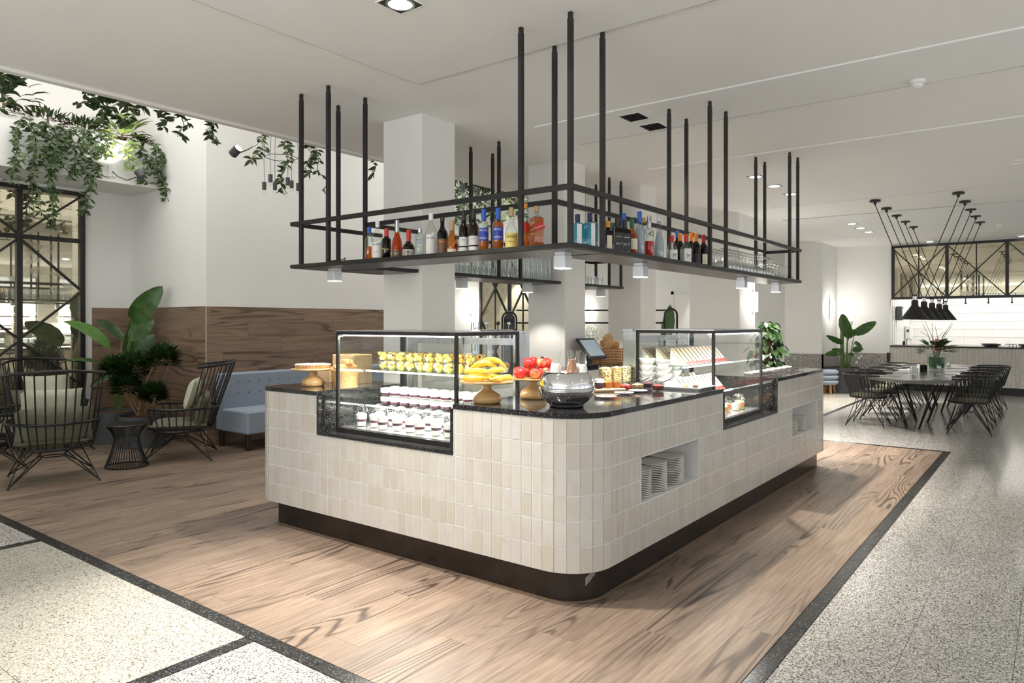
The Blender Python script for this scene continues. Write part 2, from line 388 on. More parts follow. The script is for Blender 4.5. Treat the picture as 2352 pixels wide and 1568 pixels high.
# planks (run along X)
WX0, WX1, WY0 = 2.087, 9.955, 1.080
pw, plen = .196, 1.52
pm = MB().cbox(-plen/2+.0003, plen/2-.0003, -pw/2+.0003, pw/2-.0003, -.012, 0, .0005).build('plank', 'floor_wood').data
bpy.data.objects.remove(bpy.data.objects['plank'])
def plank(x0, x1, yc, wd=pw, z=0):
    if x1-x0 > plen-.01 and abs(wd-pw) < 1e-6: o = link('plank', pm, floor, ((x0+x1)/2, yc, z))
    else:
        h = (x1-x0)/2
        o = MB().cbox(-h+.0003, h-.0003, -wd/2+.0003, wd/2-.0003, -.012, 0, .0005).build('plank', 'floor_wood', floor, None, ((x0+x1)/2, yc, z))
    return o
row = 0; y = WY0
while y < BY-.01:
    wd = min(pw, BY-y); x = WX0 - ((row*.61) % 1)*plen*.999
    xmax = WX1 if y < 5.1 else 12.6
    while x < xmax-.02:
        a, b = max(x, WX0), min(x+plen, xmax)
        hid = (2.3 < y < 4.5 and a > 3.6 and b < 7.9) or (y > 8.5 and a > 4.85 and b < 8.8) or (y > 5.1 and a > 9.6)
        if b-a > .03 and not hid: plank(a, b, y+wd/2, wd)
        x += plen
    y += wd; row += 1
# black strip tiles
def strip(x0, x1, y0, y1):
    g = .0017
    return MB().cbox(x0+g, x1-g, y0+g, y1-g, -.012, 0.0, .0008).build('strip_tile', 'granite_strip', floor)
P = .4245
for a in (0, 1, 2, 3, 4, 5): strip(2.004, 2.086, 3.187+P*a, 3.187+P*(a+1))
strip(2.004, 2.086, 3.092, 3.187); strip(2.004, 2.086, 5.735, 5.82)
for a in range(7): strip(2.004, 2.086, 5.82+P*a, 5.82+P*(a+1))
for a in range(4): strip(2.004, 2.086, 3.092-P*(a+1), 3.092-P*a)
strip(2.004, 2.086, .998, 1.394)
for a in range(4): strip(2.004-.4*(a+1)-.0, 2.004-.4*a, 3.104, 3.187); strip(2.004-.4*(a+1), 2.004-.4*a, 5.735, 5.818)
for a in range(19):
    x0 = 2.195+P*a-.109; strip(x0, min(x0+P, 9.96), .998, 1.078)
strip(9.96, 10.04, .998, 1.1)
for a in range(9): strip(9.96, 10.04, 1.1+P*a, 1.1+P*(a+1))
for a in range(8): strip(10.46+P*a*2.0, 10.46+P*2*(a+1), 3.06, 3.14) if 10.46+P*2*(a+1) < 17.5 else None
strip(10.04, 10.46, 3.06, 3.14)
# terrazzo tiles
tg = .0009
def tmesh(m): 
    o = MB().cbox(-P/2+tg, P/2-tg, -P/2+tg, P/2-tg, -.012, -.0004, .0006).build('terrazzo_tile', m); me = o.data; bpy.data.objects.remove(o); return me
TG, TB = tmesh('terrazzo_grey'), tmesh('terrazzo_beige')
def terr(me, x0, x1, y0, y1, m):
    y = y0
    while y < y1-.01:
        x = x0; b = min(y+P, y1)
        while x < x1-.01:
            a = min(x+P, x1)
            if a-x > P-.01 and b-y > P-.01: link('terrazzo_tile', me, floor, ((x+a)/2, (y+b)/2, 0))
            else: MB().cbox(x+tg, a-tg, y+tg, b-tg, -.012, -.0004, .0006).build('terrazzo_tile', m, floor)
            x += P
        y += P
terr(TB, .312, 2.004, 3.187, 5.735, 'terrazzo_beige')
terr(TG, .312, 2.004, 5.818, 7.516, 'terrazzo_grey')
terr(TG, .73, 2.004, .98, 3.104, 'terrazzo_grey')
terr(TG, 2.0, 10.04, .149-P*1, .998, 'terrazzo_grey')
terr(TG, 10.04, 13.42, .149-P, 3.06, 'terrazzo_grey')
terr(TB, 10.04, 12.16, 3.14, 5.1, 'terrazzo_beige')
fb = MB().box(13.42, RX, -5.9, 3.06, -.012, -.0006).build('terrazzo_field', 'terrazzo_grey', floor); fb['kind'] = 'stuff'
fb = MB().box(12.16, RX, 3.14, 5.1, -.012, -.0006).build('terrazzo_field', 'terrazzo_beige', floor); fb['kind'] = 'stuff'
fb = MB().box(12.6, RX, 5.1, BY, -.012, -.0006).box(BX, .312, -5.9, BY, -.012, -.0006).box(.312, 2.004, 7.516, BY, -.012, -.0006).box(.312, .73, -5.9, 3.1, -.012, -.0006)\
    .box(.73, 13.42, -5.9, -.28, -.012, -.0006).box(.73, 2.0, -.28, .98, -.012, -.0006).build('terrazzo_field', 'terrazzo_grey', floor); fb['kind'] = 'stuff'
# ceiling: slab, lowered rafts, grey strips for the seam shade
ceil = struct(MB().box(BX, RX, -6, EDGE, CEIL+.02, CEIL+.30).build('ceiling', 'ceiling_paint'))
RAFT = [(-3.0, 3.855), (5.36, 6.15), (7.655, 11.35), (12.92, 16.55)]
for a, b in RAFT:
    MB().cbox(a, b, -5.5, 3.83, CEIL, CEIL+.025, .004).build('ceiling_panel', 'raft_paint', ceil)
MB().box(3.857, 5.358, -5.5, 3.83, CEIL+.012, CEIL+.025).box(6.152, 7.653, -5.5, 3.83, CEIL+.012, CEIL+.025).box(11.352, 12.918, -5.5, 3.83, CEIL+.012, CEIL+.025).build('ceiling_infill', 'ceiling_paint', ceil)
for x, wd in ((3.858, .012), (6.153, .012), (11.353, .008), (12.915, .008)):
    MB().box(x-wd/2, x+wd/2, -5.5, 3.83, CEIL-.001, CEIL+.02).build('edge_shade_strip', 'seam_shade', ceil)  # grey strip carries the shade of the raft's edge step
MB().box(-3, 3.855, 3.83, 3.842, CEIL+.004, CEIL+.022).build('edge_shade_strip', 'seam_shade', ceil)
# void over the planters
vc = struct(MB().box(BX, RX, EDGE-.1, BY+.3, 5.55, 5.7).build('ceiling', 'ceiling_paint'))
for x0, x1 in ((1.2, 5.2), (7.5, 13.5)): MB().box(x0, x1, 6.6, 9.8, 5.53, 5.55).build('void_glow_pane', 'glow_pane', vc)  # glowing panes added to the unseen void ceiling, above the fill lamps
struct(MB().box(BX, RX, EDGE-.02, EDGE+.05, CEIL-.005, CEIL+.06).build('trim_1', 'white_paint'))
struct(MB().box(BX, RX, EDGE-.25, EDGE-.05, CEIL+.29, 5.55).build('wall_void', 'white_paint'))
# walls
struct(MB().box(BX, RX+.0, BY, BY+.2, 0, 5.55).build('wall_back', 'white_paint'))
wb = struct(MB().box(4.802, 8.9, 8.478, BY, 0, 5.55).build('wall_block', 'white_paint'))
bw = 1.759/9
def wpanel(m4, ln):
    o = MB().cbox(-ln/2+.0008, ln/2-.0008, -.007, .007, -bw/2+.0007, bw/2-.0007, .0012).build('panel_board', 'wall_wood', wb); o.matrix_local = m4; return o
for r_ in range(9):
    z = bw*(r_+.5); x = 4.802 - ((r_*.37) % 1)*1.4
    while x < 8.9:
        a, b = max(x, 4.796), min(x+1.4, 8.9)
        if b-a > .05: wpanel(Matrix.Translation(((a+b)/2, 8.471, z)), b-a)
        x += 1.4
    yy = 8.465 - ((r_*.53+.2) % 1)*1.3
    while yy < BY:
        a, b = max(yy, 8.466), min(yy+1.3, BY-.01)
        if b-a > .05: wpanel(Matrix.Translation((4.795, (a+b)/2, z)) @ Matrix.Rotation(PI/2, 4, 'Z'), b-a)
        yy += 1.3
    wpanel(Matrix.Translation((4.53, BY-.008, z)), .50)
struct(MB().box(4.787, 4.793, 8.462, 8.468, 0, 1.759).build('trim_2', 'lab_cream'))
# kitchen wall with the serving opening
wr = struct(MB().box(RX, RX+.2, 3.06, BY+.2, 0, 5.55).build('wall_right', 'white_paint'))
struct(MB().box(RX, RX+.2, -6, 3.06, 2.09, CEIL+.3).build('wall_header', 'white_paint'))
MB().box(RX-.03, RX, 3.12, 4.2, 0, .84).build('granite_wainscot', 'granite_grey', wr)
MB().box(RX-.035, RX+.01, 3.05, 3.12, 0, .86).build('steel_edge', 'black_steel', wr)
# columns in one row (structure) and wall piers
def column(n, x0, x1, y0, y1, z1=CEIL+.05):
    return struct(MB().cbox(x0, x1, y0, y1, 0, z1, .003).build('column_%d' % n, 'white_paint'))
column(1, 4.452, 4.882, 4.375, 4.86); column(2, 6.705, 7.135, 4.362, 4.87); column(3, 8.55, 9.0, 4.372, 4.86)
column(4, 11.66, 12.42, 4.155, 5.03); c5 = column(5, 17.08, RX, 4.2, 5.02)
MB().box(17.05, 17.08, 4.17, 5.02, 0, .84).box(17.05, RX-.03, 4.17, 4.2, 0, .84).build('granite_wainscot', 'granite_grey', c5)
# far doorway in the lit bay between the columns
d1 = struct(MB().box(RX-.04, RX-.005, 8.42, 8.50, 0, 2.42).box(RX-.04, RX-.005, 7.55, 7.63, 0, 2.42).box(RX-.04, RX-.005, 7.55, 8.50, 2.34, 2.42).build('door_1', 'white_paint'))
MB().box(RX-.02, RX-.004, 7.63, 8.42, 0, 2.34).build('door_leaf', 'lab_white', d1)
lamp('SPOT', 'wall_washer_lamp', (18.0, 7.25, 3.2), 120, (1, .97, .92), .05, target=(18.6, 7.2, 1.6), angle=70, blend=.4)
# kitchen behind the opening
kt = struct(MB().box(21.4, 21.55, -6, 5.5, 0, 3.4).build('wall_kitchen', 'tile_white'))
ks = struct(MB().box(RX+.2, 21.4, 3.06, 3.2, 0, 3.4).build('wall_kitchen_side', 'tile_white')); kcl = struct(MB().box(RX+.2, 21.5, -6, 3.2, 3.3, 3.4).build('ceiling', 'tile_white'))
MB().box(19.1, 21.3, -1.25, 3.0, 3.28, 3.3).build('light_panel', 'glow_pane', kcl)  # glowing panel added below the unseen kitchen ceiling
struct(MB().box(RX+.0, 21.4, -6, 3.05, -.012, -.002).build('floor', 'granite_grey'))
for k in range(13):
    z = 1.0+.2*k
    MB().box(21.392, 21.4, -2, 3.05, z, z+.006).build('joint', 'grout_light', kt)
    if k < 11: MB().box(21.392, 21.4, 3.05-.3*k-.006, 3.05-.3*k, .9, 3.3).build('joint', 'grout_light', kt); 
for k in range(9): MB().box(RX+.3+.3*k, RX+.306+.3*k, 3.052, 3.06, .9, 3.3).build('joint', 'grout_light', ks)
# walls with tall windows behind the camera
def window_wall(nm, m4, length):
    b = MB().box(0, length, -.1, .1, 0, .5).box(0, length, -.1, .1, 3.0, 3.7)
    n = int(length/3)
    for i in range(n+1): b.box(max(0, i*length/n-.3), min(length, i*length/n+.3), -.1, .1, .5, 3.0)
    o = struct(b.build(nm, 'white_paint')); o.matrix_world = m4
    fr = MB()
    for i in range(n):
        x0, x1 = i*length/n+.3, (i+1)*length/n-.3
        for j in range(5): xx = x0+(x1-x0)*j/4; fr.box(xx-.02, xx+.02, -.03, .03, .5, 3.0)
        for j in range(5): zz = .5+2.5*j/4; fr.box(x0, x1, -.03, .03, zz-.02, zz+.02)
    w_ = struct(fr.build('window_1' if 'rear' in nm else 'window_2', 'black_steel')); w_.matrix_world = m4
window_wall('wall_rear', Matrix.Translation((BX+.9, -6, 0)) @ Matrix.Rotation(PI/2, 4, 'Z'), 16.4)
window_wall('wall_front', Matrix.Translation((BX, -5.0, 0)), 24.4)
struct(MB().box(BX, BX+.2, EDGE-.2, BY, 3.4, 5.6).build('wall_left', 'white_paint'))
for x, y in DOWN_OFF: MB().lathe([(.083, -.002), (.083, -.006), (.07, -.008), (.066, -.004), (0, -.005)], 20, (x, y, CEIL)).build('recessed_light', 'light_emit', ceil)  # lit discs for the unseen downlights, the added row included
# downlights (fixtures)
def downlight(x, y, lit=True, label=None, group=None):
    t = thing('downlight', label, 'light', (x, y, CEIL), 0, group)
    MB().box(-.1, .1, -.1, -.092, -.004, .03).box(-.1, .1, .092, .1, -.004, .03).box(-.1, -.092, -.092, .092, -.004, .03).box(.092, .1, -.092, .092, -.004, .03).build('frame', 'ceiling_paint', t)
    MB().box(-.092, .092, -.092, .092, -.0015, .0).build('housing', 'cap_black', t)
    if lit:
        MB().lathe([(.083, -.002), (.083, -.006), (.07, -.008), (.066, -.004)], 24).build('ring', 'alu', t, 30)
        MB().lathe([(.066, -.0065), (.0, -.0075)], 24).build('bulb', 'light_emit', t)
    else:
        for k in range(5): MB().box(-.09+.045*k-.002, -.09+.045*k+.002, -.09, .09, -.012, -.002).build('louvre', 'black_steel', t)
    return t
for i, (x, y) in enumerate(DOWN_VIEW):
    lb = ['square recessed downlight nearest the camera, cut by the top edge', 'recessed downlight beyond the rack, nearest of its row of three', 'recessed downlight beyond the rack, middle of its row of three',
          'recessed downlight beyond the rack, farthest of its row of three', 'recessed downlight by the pendant cables, nearest of its row of three', 'recessed downlight by the pendant cables, middle of its row of three', 'recessed downlight by the pendant cables, farthest of its row of three'][i]
    downlight(x, y, True, lb, 'recessed downlights')
downlight(5.6, 2.93, False, 'black square louvred light in the ceiling, nearer of the pair', 'louvred lights')
downlight(5.98, 2.93, False, 'black square louvred light in the ceiling, farther of the pair', 'louvred lights')
downlight(18.2, 2.22, True, 'small downlight just above the left panel of the kitchen mirror', 'recessed downlights')
downlight(18.2, .55, True, 'small downlight above the kitchen mirror at the right picture edge', 'recessed downlights')
for i, (x, y, lb) in enumerate(((6.05, .82, 'white smoke detector on the ceiling at upper right'), (15.8, .82, 'small white smoke detector beyond the pendant cables'))):
    t = thing('smoke_detector', lb, 'detector', (x, y, CEIL), 0, 'smoke detectors')
    MB().lathe([(.055, .0), (.055, -.018), (.045, -.024), (.0, -.024)], 20).build('base', 'white_plastic', t, 40)
    MB().lathe([(.036, -.024), (.040, -.034), (.040, -.044), (.03, -.052), (0, -.055)], 20).build('head', 'white_plastic', t, 40)
    MB().lathe([(.037, -.030), (.037, -.036)], 20).build('slot_band', 'cap_black', t)
t = thing('ceiling_speaker', 'white round ceiling vent at the right picture edge', 'vent', (9.77, .327, CEIL))
MB().lathe([(.11, 0), (.11, -.006), (.08, -.012), (.075, -.004), (.05, -.010), (.045, -.004), (0, -.006)], 28).build('grille', 'white_plastic', t, 30)
# ================================================================== the tiled island counter
XF, YF, ZB, ZT = 3.25, 1.985, .177, 1.025
RH = (ZT-ZB)/6
XB, YB = XF+.0045, YF+.0045                     # grout plane behind the tile faces
XI, YI = 4.12, 2.82                             # inner sides of the two legs
LN0, LN1, RN0, RN1 = 2.93, 4.25, 5.231, 6.54    # notches for the glass cases
NI = ((3.891, 4.777), (6.99, 7.877)); NZ0, NZ1 = ZB+2*RH, ZB+4*RH
counter = thing('service_counter', 'L-shaped buffet counter faced with glossy cream tiles on a dark plinth', 'counter', (0, 0, 0))
b = MB()
b.box(XB, XI, 2.265, LN0, ZB, ZT-.001).box(XB, XI, LN0, LN1, ZB, .741).box(XB, XI, LN1, 4.85, ZB, ZT-.001)
b.prism([(XI, 4.85)]+[(XI, 4.9455)]+arc(3.35, 4.85, .0955, PI/2, PI, 6), ZB, ZT-.001)
def rseg(x0, x1, z0, z1, y0=YB): b.box(x0, x1, y0, YI, z0, z1)
rseg(XI, NI[0][1], ZB, NZ0); rseg(XI, NI[0][1], NZ1, ZT-.001)
rseg(NI[0][1], RN0, ZB, ZT-.001); rseg(RN0, RN1, ZB, .741); rseg(RN1, NI[1][0], ZB, ZT-.001)
rseg(NI[1][0], NI[1][1], ZB, NZ0); rseg(NI[1][0], NI[1][1], NZ1, ZT-.001); rseg(NI[1][1], 8.1, ZB, ZT-.001)
b.prism([(8.1, YI), (8.1, YB)]+arc(8.1, 2.085, .0955, -PI/2, 0, 6)[1:]+[(8.1955, YI)], ZB, ZT-.001)
body = MB()
body.prism([(NI[0][0], YB), (3.53, YB)]+arc(3.53, 2.265, .2755, -PI/2, -PI, 14)[1:]+[(NI[0][0], 2.265)], ZB, ZT-.001)
body.box(NI[0][0], XI, YB, 2.265, ZB, NZ0).box(NI[0][0], XI, YB, 2.265, NZ1, ZT-.001)
body.add(b.v, b.f)
body.build('body', 'grout_light', counter)
for x0, x1 in NI:
    t = MB(); yb = YB+.268
    t.box(x0-.004, x0+.006, YF+.002, yb, NZ0-.002, NZ1+.002).box(x1-.006, x1+.004, YF+.002, yb, NZ0-.002, NZ1+.002).box(x0, x1, yb, yb+.01, NZ0, NZ1).box(x0, x1, YF+.001, yb, NZ0-.003, NZ0+.004).box(x0, x1, YF+.002, yb, NZ1-.004, NZ1+.003)
    t.build('niche_lining', 'niche_board', counter)
# plinth
pl = MB(); q = .06
pl.prism([(8.14, 2.75), (4.05, 2.75), (4.05, 4.89), (3.41, 4.89), (XF+q, 4.80)]+[(XF+q, 2.265)]+arc(3.53, 2.265, .22, PI, 1.5*PI, 14)+[(8.10, YF+q), (8.14, YF+q+.04)], 0, ZB)
pl.build('plinth', 'plinth_steel', counter, 30)
MB().prism([(8.145, 2.76), (4.04, 2.76), (4.04, 4.90), (3.41, 4.90), (XF+q-.006, 4.80)]+[(XF+q-.006, 2.265)]+arc(3.53, 2.265, .226, PI, 1.5*PI, 14)+[(8.10, YF+q-.006), (8.146, YF+q+.04)], 0, .006).build('sealant', 'twig', counter)
# tiles
def tile_mesh(w, h):
    m = MB(); a, c = w/2, h/2; i = .0016
    vs = []
    for y, d in ((.004, 0), (-.002, 0), (-.0044, i)):
        vs += [(-a+d, y, -c+d), (a-d, y, -c+d), (a-d, y, c-d), (-a+d, y, c-d)]
    fs = [(8, 9, 10, 11)]
    for l in (0, 4):
        for k in range(4): fs.append((l+k, l+(k+1) % 4, l+4+(k+1) % 4, l+4+k))
    return m.add(vs, fs)
G = .0048
TM = {}
tiles = []                                        # (distance to camera, matrix, w)
def put_tile(x, y, z, rot, w, h=RH-G):
    if w < .012: return
    M4 = Matrix.Translation((x, y, z)) @ Matrix.Rotation(rot+rnd.uniform(-1, 1)*.008, 4, 'Z') @ Matrix.Rotation(rnd.uniform(-1, 1)*.006, 4, 'X')
    tiles.append(((x*x+y*y), M4, round(w, 4)))
def face(s0, s1, pitch, cuts, put):
    n = round((s1-s0)/pitch); pt = (s1-s0)/n
    for r_ in range(6):
        z = ZB+RH*(r_+.5)
        for k in range(n):
            a, c = s0+pt*k, s0+pt*(k+1); parts = [(a, c)]
            for (c0, c1, rows) in cuts:
                if r_ in rows:
                    nxt = []
                    for p0, p1 in parts:
                        if p1 <= c0 or p0 >= c1: nxt.append((p0, p1))
                        else:
                            if p0 < c0: nxt.append((p0, c0))
                            if p1 > c1: nxt.append((c1, p1))
                    parts = nxt
            for p0, p1 in parts: put((p0+p1)/2, z, p1-p0-G)
face(2.265, 4.85, .0722, [(LN0, LN1, (4, 5))], lambda s, z, w_: put_tile(XF+.0048, s, z, -PI/2, w_))
face(3.53, 8.1, .07, [(RN0, RN1, (4, 5)), (NI[0][0], NI[0][1], (2, 3)), (NI[1][0], NI[1][1], (2, 3))], lambda s, z, w_: put_tile(s, YF+.0048, z, 0, w_))
for r_ in range(6):
    z = ZB+RH*(r_+.5)
    for k in range(6):
        ph = (k+.5)/6*PI/2; put_tile(3.53-.2752*math.cos(ph), 2.265-.2752*math.sin(ph), z, -PI/2+ph, .0733-G)
    for k in range(2):
        ph = (k+.5)/2*PI/2
        put_tile(3.35-.095*math.cos(ph), 4.85+.095*math.sin(ph), z, -PI/2-ph, .0785-G)
        put_tile(8.1+.095*math.sin(ph), 2.085-.095*math.cos(ph), z, ph, .0785-G)
tiles.sort(key=lambda t: t[0])
def shared(w_):
    if w_ not in TM:
        o = tile_mesh(w_, RH-G).build('tile', 'tile_glaze'); TM[w_] = o.data; bpy.data.objects.remove(o)
    return TM[w_]
for d_, M4, w_ in tiles[:300]:
    o = link('tile', shared(w_), counter); o.matrix_local = M4
def tile_field(nm, lst):
    far = MB()
    for d_, M4, w_ in lst:
        t = tile_mesh(w_, RH-G); far.add([M4 @ Vector(v) for v in t.v], t.f)
    return far.build(nm, 'tile_glaze_far', counter)
# the joined field takes its tint per tile from a mesh island
def tile_far():
    m, nt, b_ = newmat('tile_glaze_far')
    ge = N(nt, 'ShaderNodeNewGeometry')
    base = ramp(nt, ge.outputs['Random Per Island'], [(0, (.535, .50, .435)), (.3, (.565, .535, .475)), (.65, (.59, .565, .515)), (1, (.57, .555, .52))])
    n = N(nt, 'ShaderNodeTexNoise', i_Scale=16.0, i_Detail=3.0); L(nt, coords(nt, (1, 1, .5)), n.inputs['Vector'])
    L(nt, mix(nt, ramp(nt, n.outputs[0], [(.50, (0, 0, 0)), (.80, (.5, .5, .5))]), base, (.48, .43, .345)), b_.inputs['Base Color'])
    b_.inputs['Roughness'].default_value = .09
    n2 = N(nt, 'ShaderNodeTexNoise', i_Scale=22.0, i_Detail=1.0); L(nt, coords(nt, (1, 1, .6)), n2.inputs['Vector']); bump(nt, b_, n2.outputs[0], .22, .005)
tile_far()
tile_field('tile_field', tiles[300:])['kind'] = 'stuff'
# clear tape on the plinth
tp = MB(); pts = []
for k in range(9):
    ph = PI+(.62+.25*k/8)*PI/2 if k < 6 else None
    if ph: x, y = 3.53+.2225*math.cos(ph), 2.265+.2225*math.sin(ph)
    else: x, y = 3.53+.06*(k-5), YF+q-.0026
    pts.append((x, y, .085+.010*k))
vs = []; fs = []
for x, y, z in pts: vs += [(x, y, z), (x, y, z+.045)]
for k in range(8): fs.append((2*k, 2*k+2, 2*k+3, 2*k+1))
mat('tape', (.22, .21, .20), .25)
tag(tp.add(vs, fs).build('tape_strip', 'tape'), 'strip of clear tape stuck on the dark plinth at the rounded corner', 'tape')
# granite worktop
wt = thing('granite_worktop', 'polished black granite worktop wrapping the tiled counter', 'worktop', (0, 0, 0))
Z0, Z1 = ZT, 1.055; e = .002
m_ = MB()
m_.prism([(XI, YF-e), (3.53, YF-e)]+arc(3.53, 2.265, .28+e, -PI/2, -PI, 18)[1:]+[(XF-e, LN0), (XI, LN0)], Z0, Z1)
m_.box(XI, RN0, YF-e, YI, Z0, Z1)
m_.build('slab', 'granite_black', wt, 25)
m_ = MB().prism([(XI, LN1), (XI, 4.952)]+arc(3.35, 4.85, .1+e, PI/2, PI, 8)+[(XF-e, LN1)], Z0, Z1); m_.build('slab', 'granite_black', wt, 25)
m_ = MB().prism([(RN1, YI), (RN1, YF-e)]+arc(8.1, 2.085, .1+e, -PI/2, 0, 8)+[(8.2, YI)], Z0, Z1); m_.build('slab', 'granite_black', wt, 25)
MB().box(4.95, 6.70, 4.10, 4.95, Z0, Z1).box(6.70, 7.14, 4.10, 4.355, Z0, Z1).box(7.14, 8.2, 4.10, 4.95, Z0, Z1).build('back_slab', 'granite_black', wt)
tw = .022
for args in ((XF-e, XI, LN0, LN0+tw, .764, Z0-.0005), (XF-e, XI, LN1-tw, LN1, .764, Z0-.0005)): MB().box(*args).build('notch_cheek', 'granite_black', wt)
MB().box(XF-e, XI, LN0, LN1, .742, .764).build('notch_ledge', 'granite_black', wt)
for args in ((RN0, RN0+tw, YF-e, YI, .766, Z0-.0005), (RN1-tw, RN1, YF-e, YI, .766, Z0-.0005)): MB().box(*args).build('notch_cheek', 'granite_black', wt)
MB().box(RN0, RN1, YF-e, YI, .744, .766).build('notch_ledge', 'granite_black', wt)
bc = thing('back_counter', 'low cabinet run under the back worktop between the columns', 'counter')
MB().box(5.0, 6.69, 4.15, 4.9, 0, Z0-.001).box(7.15, 8.15, 4.15, 4.9, 0, Z0-.001).box(6.69, 7.15, 4.15, 4.35, 0, Z0-.001).build('body', 'niche_board', bc)

# ------------------------------------------------------------------ glass display cases (front faces local -Y)
def display_case(label, loc, rz, W, D, H, shelfy, lum):
    t = thing('display_case', label, 'display case', loc, rz); h = W/2; q = .022
    for nm, a in (('frame_post', (-h, -h+q, 0, q, 0, H)), ('frame_post', (h-q, h, 0, q, 0, H)), ('frame_post', (-h, -h+q, D-q, D, 0, H)), ('frame_post', (h-q, h, D-q, D, 0, H)),
                  ('frame_rail', (-h+q, h-q, 0, q, 0, .03)), ('frame_rail', (-h+q, h-q, 0, q, H-.024, H)), ('frame_rail', (-h, -h+q, q, D-q, H-.024, H)), ('frame_rail', (h-q, h, q, D-q, H-.024, H)), ('frame_rail', (-h, -h+q, q, D-q, 0, .03)), ('frame_rail', (h-q, h, q, D-q, 0, .03))):
        MB().cbox(*a, .0015).build(nm, 'black_steel', t)
    MB().box(-h+.002, h-.002, .002, D, H, H+.006).build('top_plate', 'steel_brushed', t)
    for sx in (-1, 1):
        p_ = MB().cbox(min(sx*h, sx*(h-.06)), max(sx*h, sx*(h-.06)), D, D+.12, 0, H-.012, .003).build('back_post', 'steel_brushed', t)
        MB().box(min(sx*(h-.002), sx*(h-.05)), max(sx*(h-.002), sx*(h-.05)), D+.03, D+.122, H-.012, H+.006).build('cap', 'steel_brushed', p_)
    for a in ((-h+q, h-q, .006, .012, .03, H-.024), (-h+.006, -h+.012, q, D-q, .03, H-.024), (h-.012, h-.006, q, D-q, .03, H-.024)):
        MB().box(*a).build('pane', 'glass_case', t)
    MB().box(-h+q, h-q, q, D, .01, .035).build('deck', 'steel_brushed', t)
    # sliding doors at the back
    for k in (-1, 1):
        x0, x1 = (-h+.06, .02) if k < 0 else (-.02, h-.06); y0 = D+.03+.02*(k > 0)
        f = MB().box(x0, x1, y0, y0+.015, .03, .07).box(x0, x1, y0, y0+.015, H-.10, H-.05).box(x0, x0+.035, y0, y0+.015, .07, H-.10).box(x1-.035, x1, y0, y0+.015, .07, H-.10).build('sliding_door', 'steel_brushed', t)
        MB().box(x0+.035, x1-.035, y0+.005, y0+.009, .07, H-.10).build('door_pane', 'glass', f)
    for z in shelfy:
        MB().box(-h+.03, h-.03, .25, D-.01, z-.006, z).build('glass_shelf', 'glass_green', t)
        MB().box(-h+.03, h-.03, .255, .275, z-.018, z-.008).build('shelf_light', 'led_strip', t)
    MB().box(-h+.03, h-.03, .035, .065, H-.034, H-.026).build('top_light', 'led_strip', t)
    for z, e_, y_ in [(H-.04, 34.0*lum, .09)]+[(z-.022, 13.0*lum, .28) for z in shelfy]:
        l_ = lamp('AREA', 'case_lamp', (0, y_, z), e_, (1, .97, .90), W*.9, .03); l_.parent = t; l_.rotation_euler = (math.radians(-14), 0, 0)
    return t
caseL = display_case('black-framed glass display case of fruit cups and layered desserts', (3.346, (2.985+4.156)/2, .764), -PI/2, 1.171, .66, .726, (.441, .18), .62)
caseR = display_case('black-framed glass display case of wedge sandwich packs', ((5.232+6.353)/2, 2.058, .766), 0, 1.121, .66, .726, (.446, .20), .30)

# ------------------------------------------------------------------ food in the left case
for nm, c0, c1, sc in (('fruit_yellow', (.80, .55, .06), (.90, .72, .25), 45), ('fruit_orange', (.85, .32, .04), (.85, .60, .12), 45), ('fruit_green', (.55, .60, .12), (.80, .72, .30), 45),
                       ('cream', (.88, .86, .78), (.92, .91, .86), 20), ('berry', (.035, .006, .018), (.13, .022, .06), 60), ('pastry', (.45, .20, .06), (.70, .42, .16), 30), ('bread', (.42, .22, .08), (.62, .38, .16), 25),
                       ('choc', (.06, .025, .012), (.10, .045, .02), 40), ('sugar', (.80, .78, .75), (.88, .87, .85), 40)):
    noisy(nm, c0, c1, sc, .45, bmp=.3)
def fruit_cup(kind):
    t = thing('fruit_cup', 'x', 'cup', (0, 0, 0))
    MB().lathe([(.032, .0), (.036, .002), (.043, .058), (.045, .060)], 14).build('cup', 'plastic_clear', t, 40)
    MB().lathe([(.045, .060), (.043, .064), (0, .064)], 14).build('lid', 'plastic_clear', t, 40)
    cols = [('fruit_yellow', 6), ('fruit_orange', 4), ('fruit_green', 3), ('berry', 2)]
    r2 = random.Random(kind)
    for m, n in cols:
        b = MB()
        for k in range(n):
            a = r2.uniform(0, 6.28); rr = r2.uniform(.004, .027); z = r2.uniform(.012, .05); s = .011 if m != 'berry' else .009
            p = Vector((rr*math.cos(a), rr*math.sin(a), z)); M3 = Matrix.Rotation(r2.uniform(0, 3), 3, (r2.random()+.1, r2.random(), r2.random()))
            if m == 'berry': b.sph(p, s, 8, 5)
            else:
                q_ = MB().box(-s, s, -s, s, -s*.8, s*.8); b.add([M3 @ Vector(v)+p for v in q_.v], q_.f)
        b.build('fruit_pieces', m, t, 30)['kind'] = 'stuff'
    return t
def dessert_cup():
    t = thing('dessert_cup', 'x', 'cup', (0, 0, 0))
    MB().lathe([(.036, 0), (.041, .004), (.044, .060), (.046, .062)], 14).build('cup', 'plastic_clear', t, 40)
    MB().lathe([(.0, .003), (.038, .004), (.040, .020), (0, .021)], 12).build('berry_layer', 'berry', t, 40)
    MB().lathe([(.0405, .021), (.042, .050), (.02, .056), (0, .057)], 12).build('cream_layer', 'cream', t, 40)
    return t
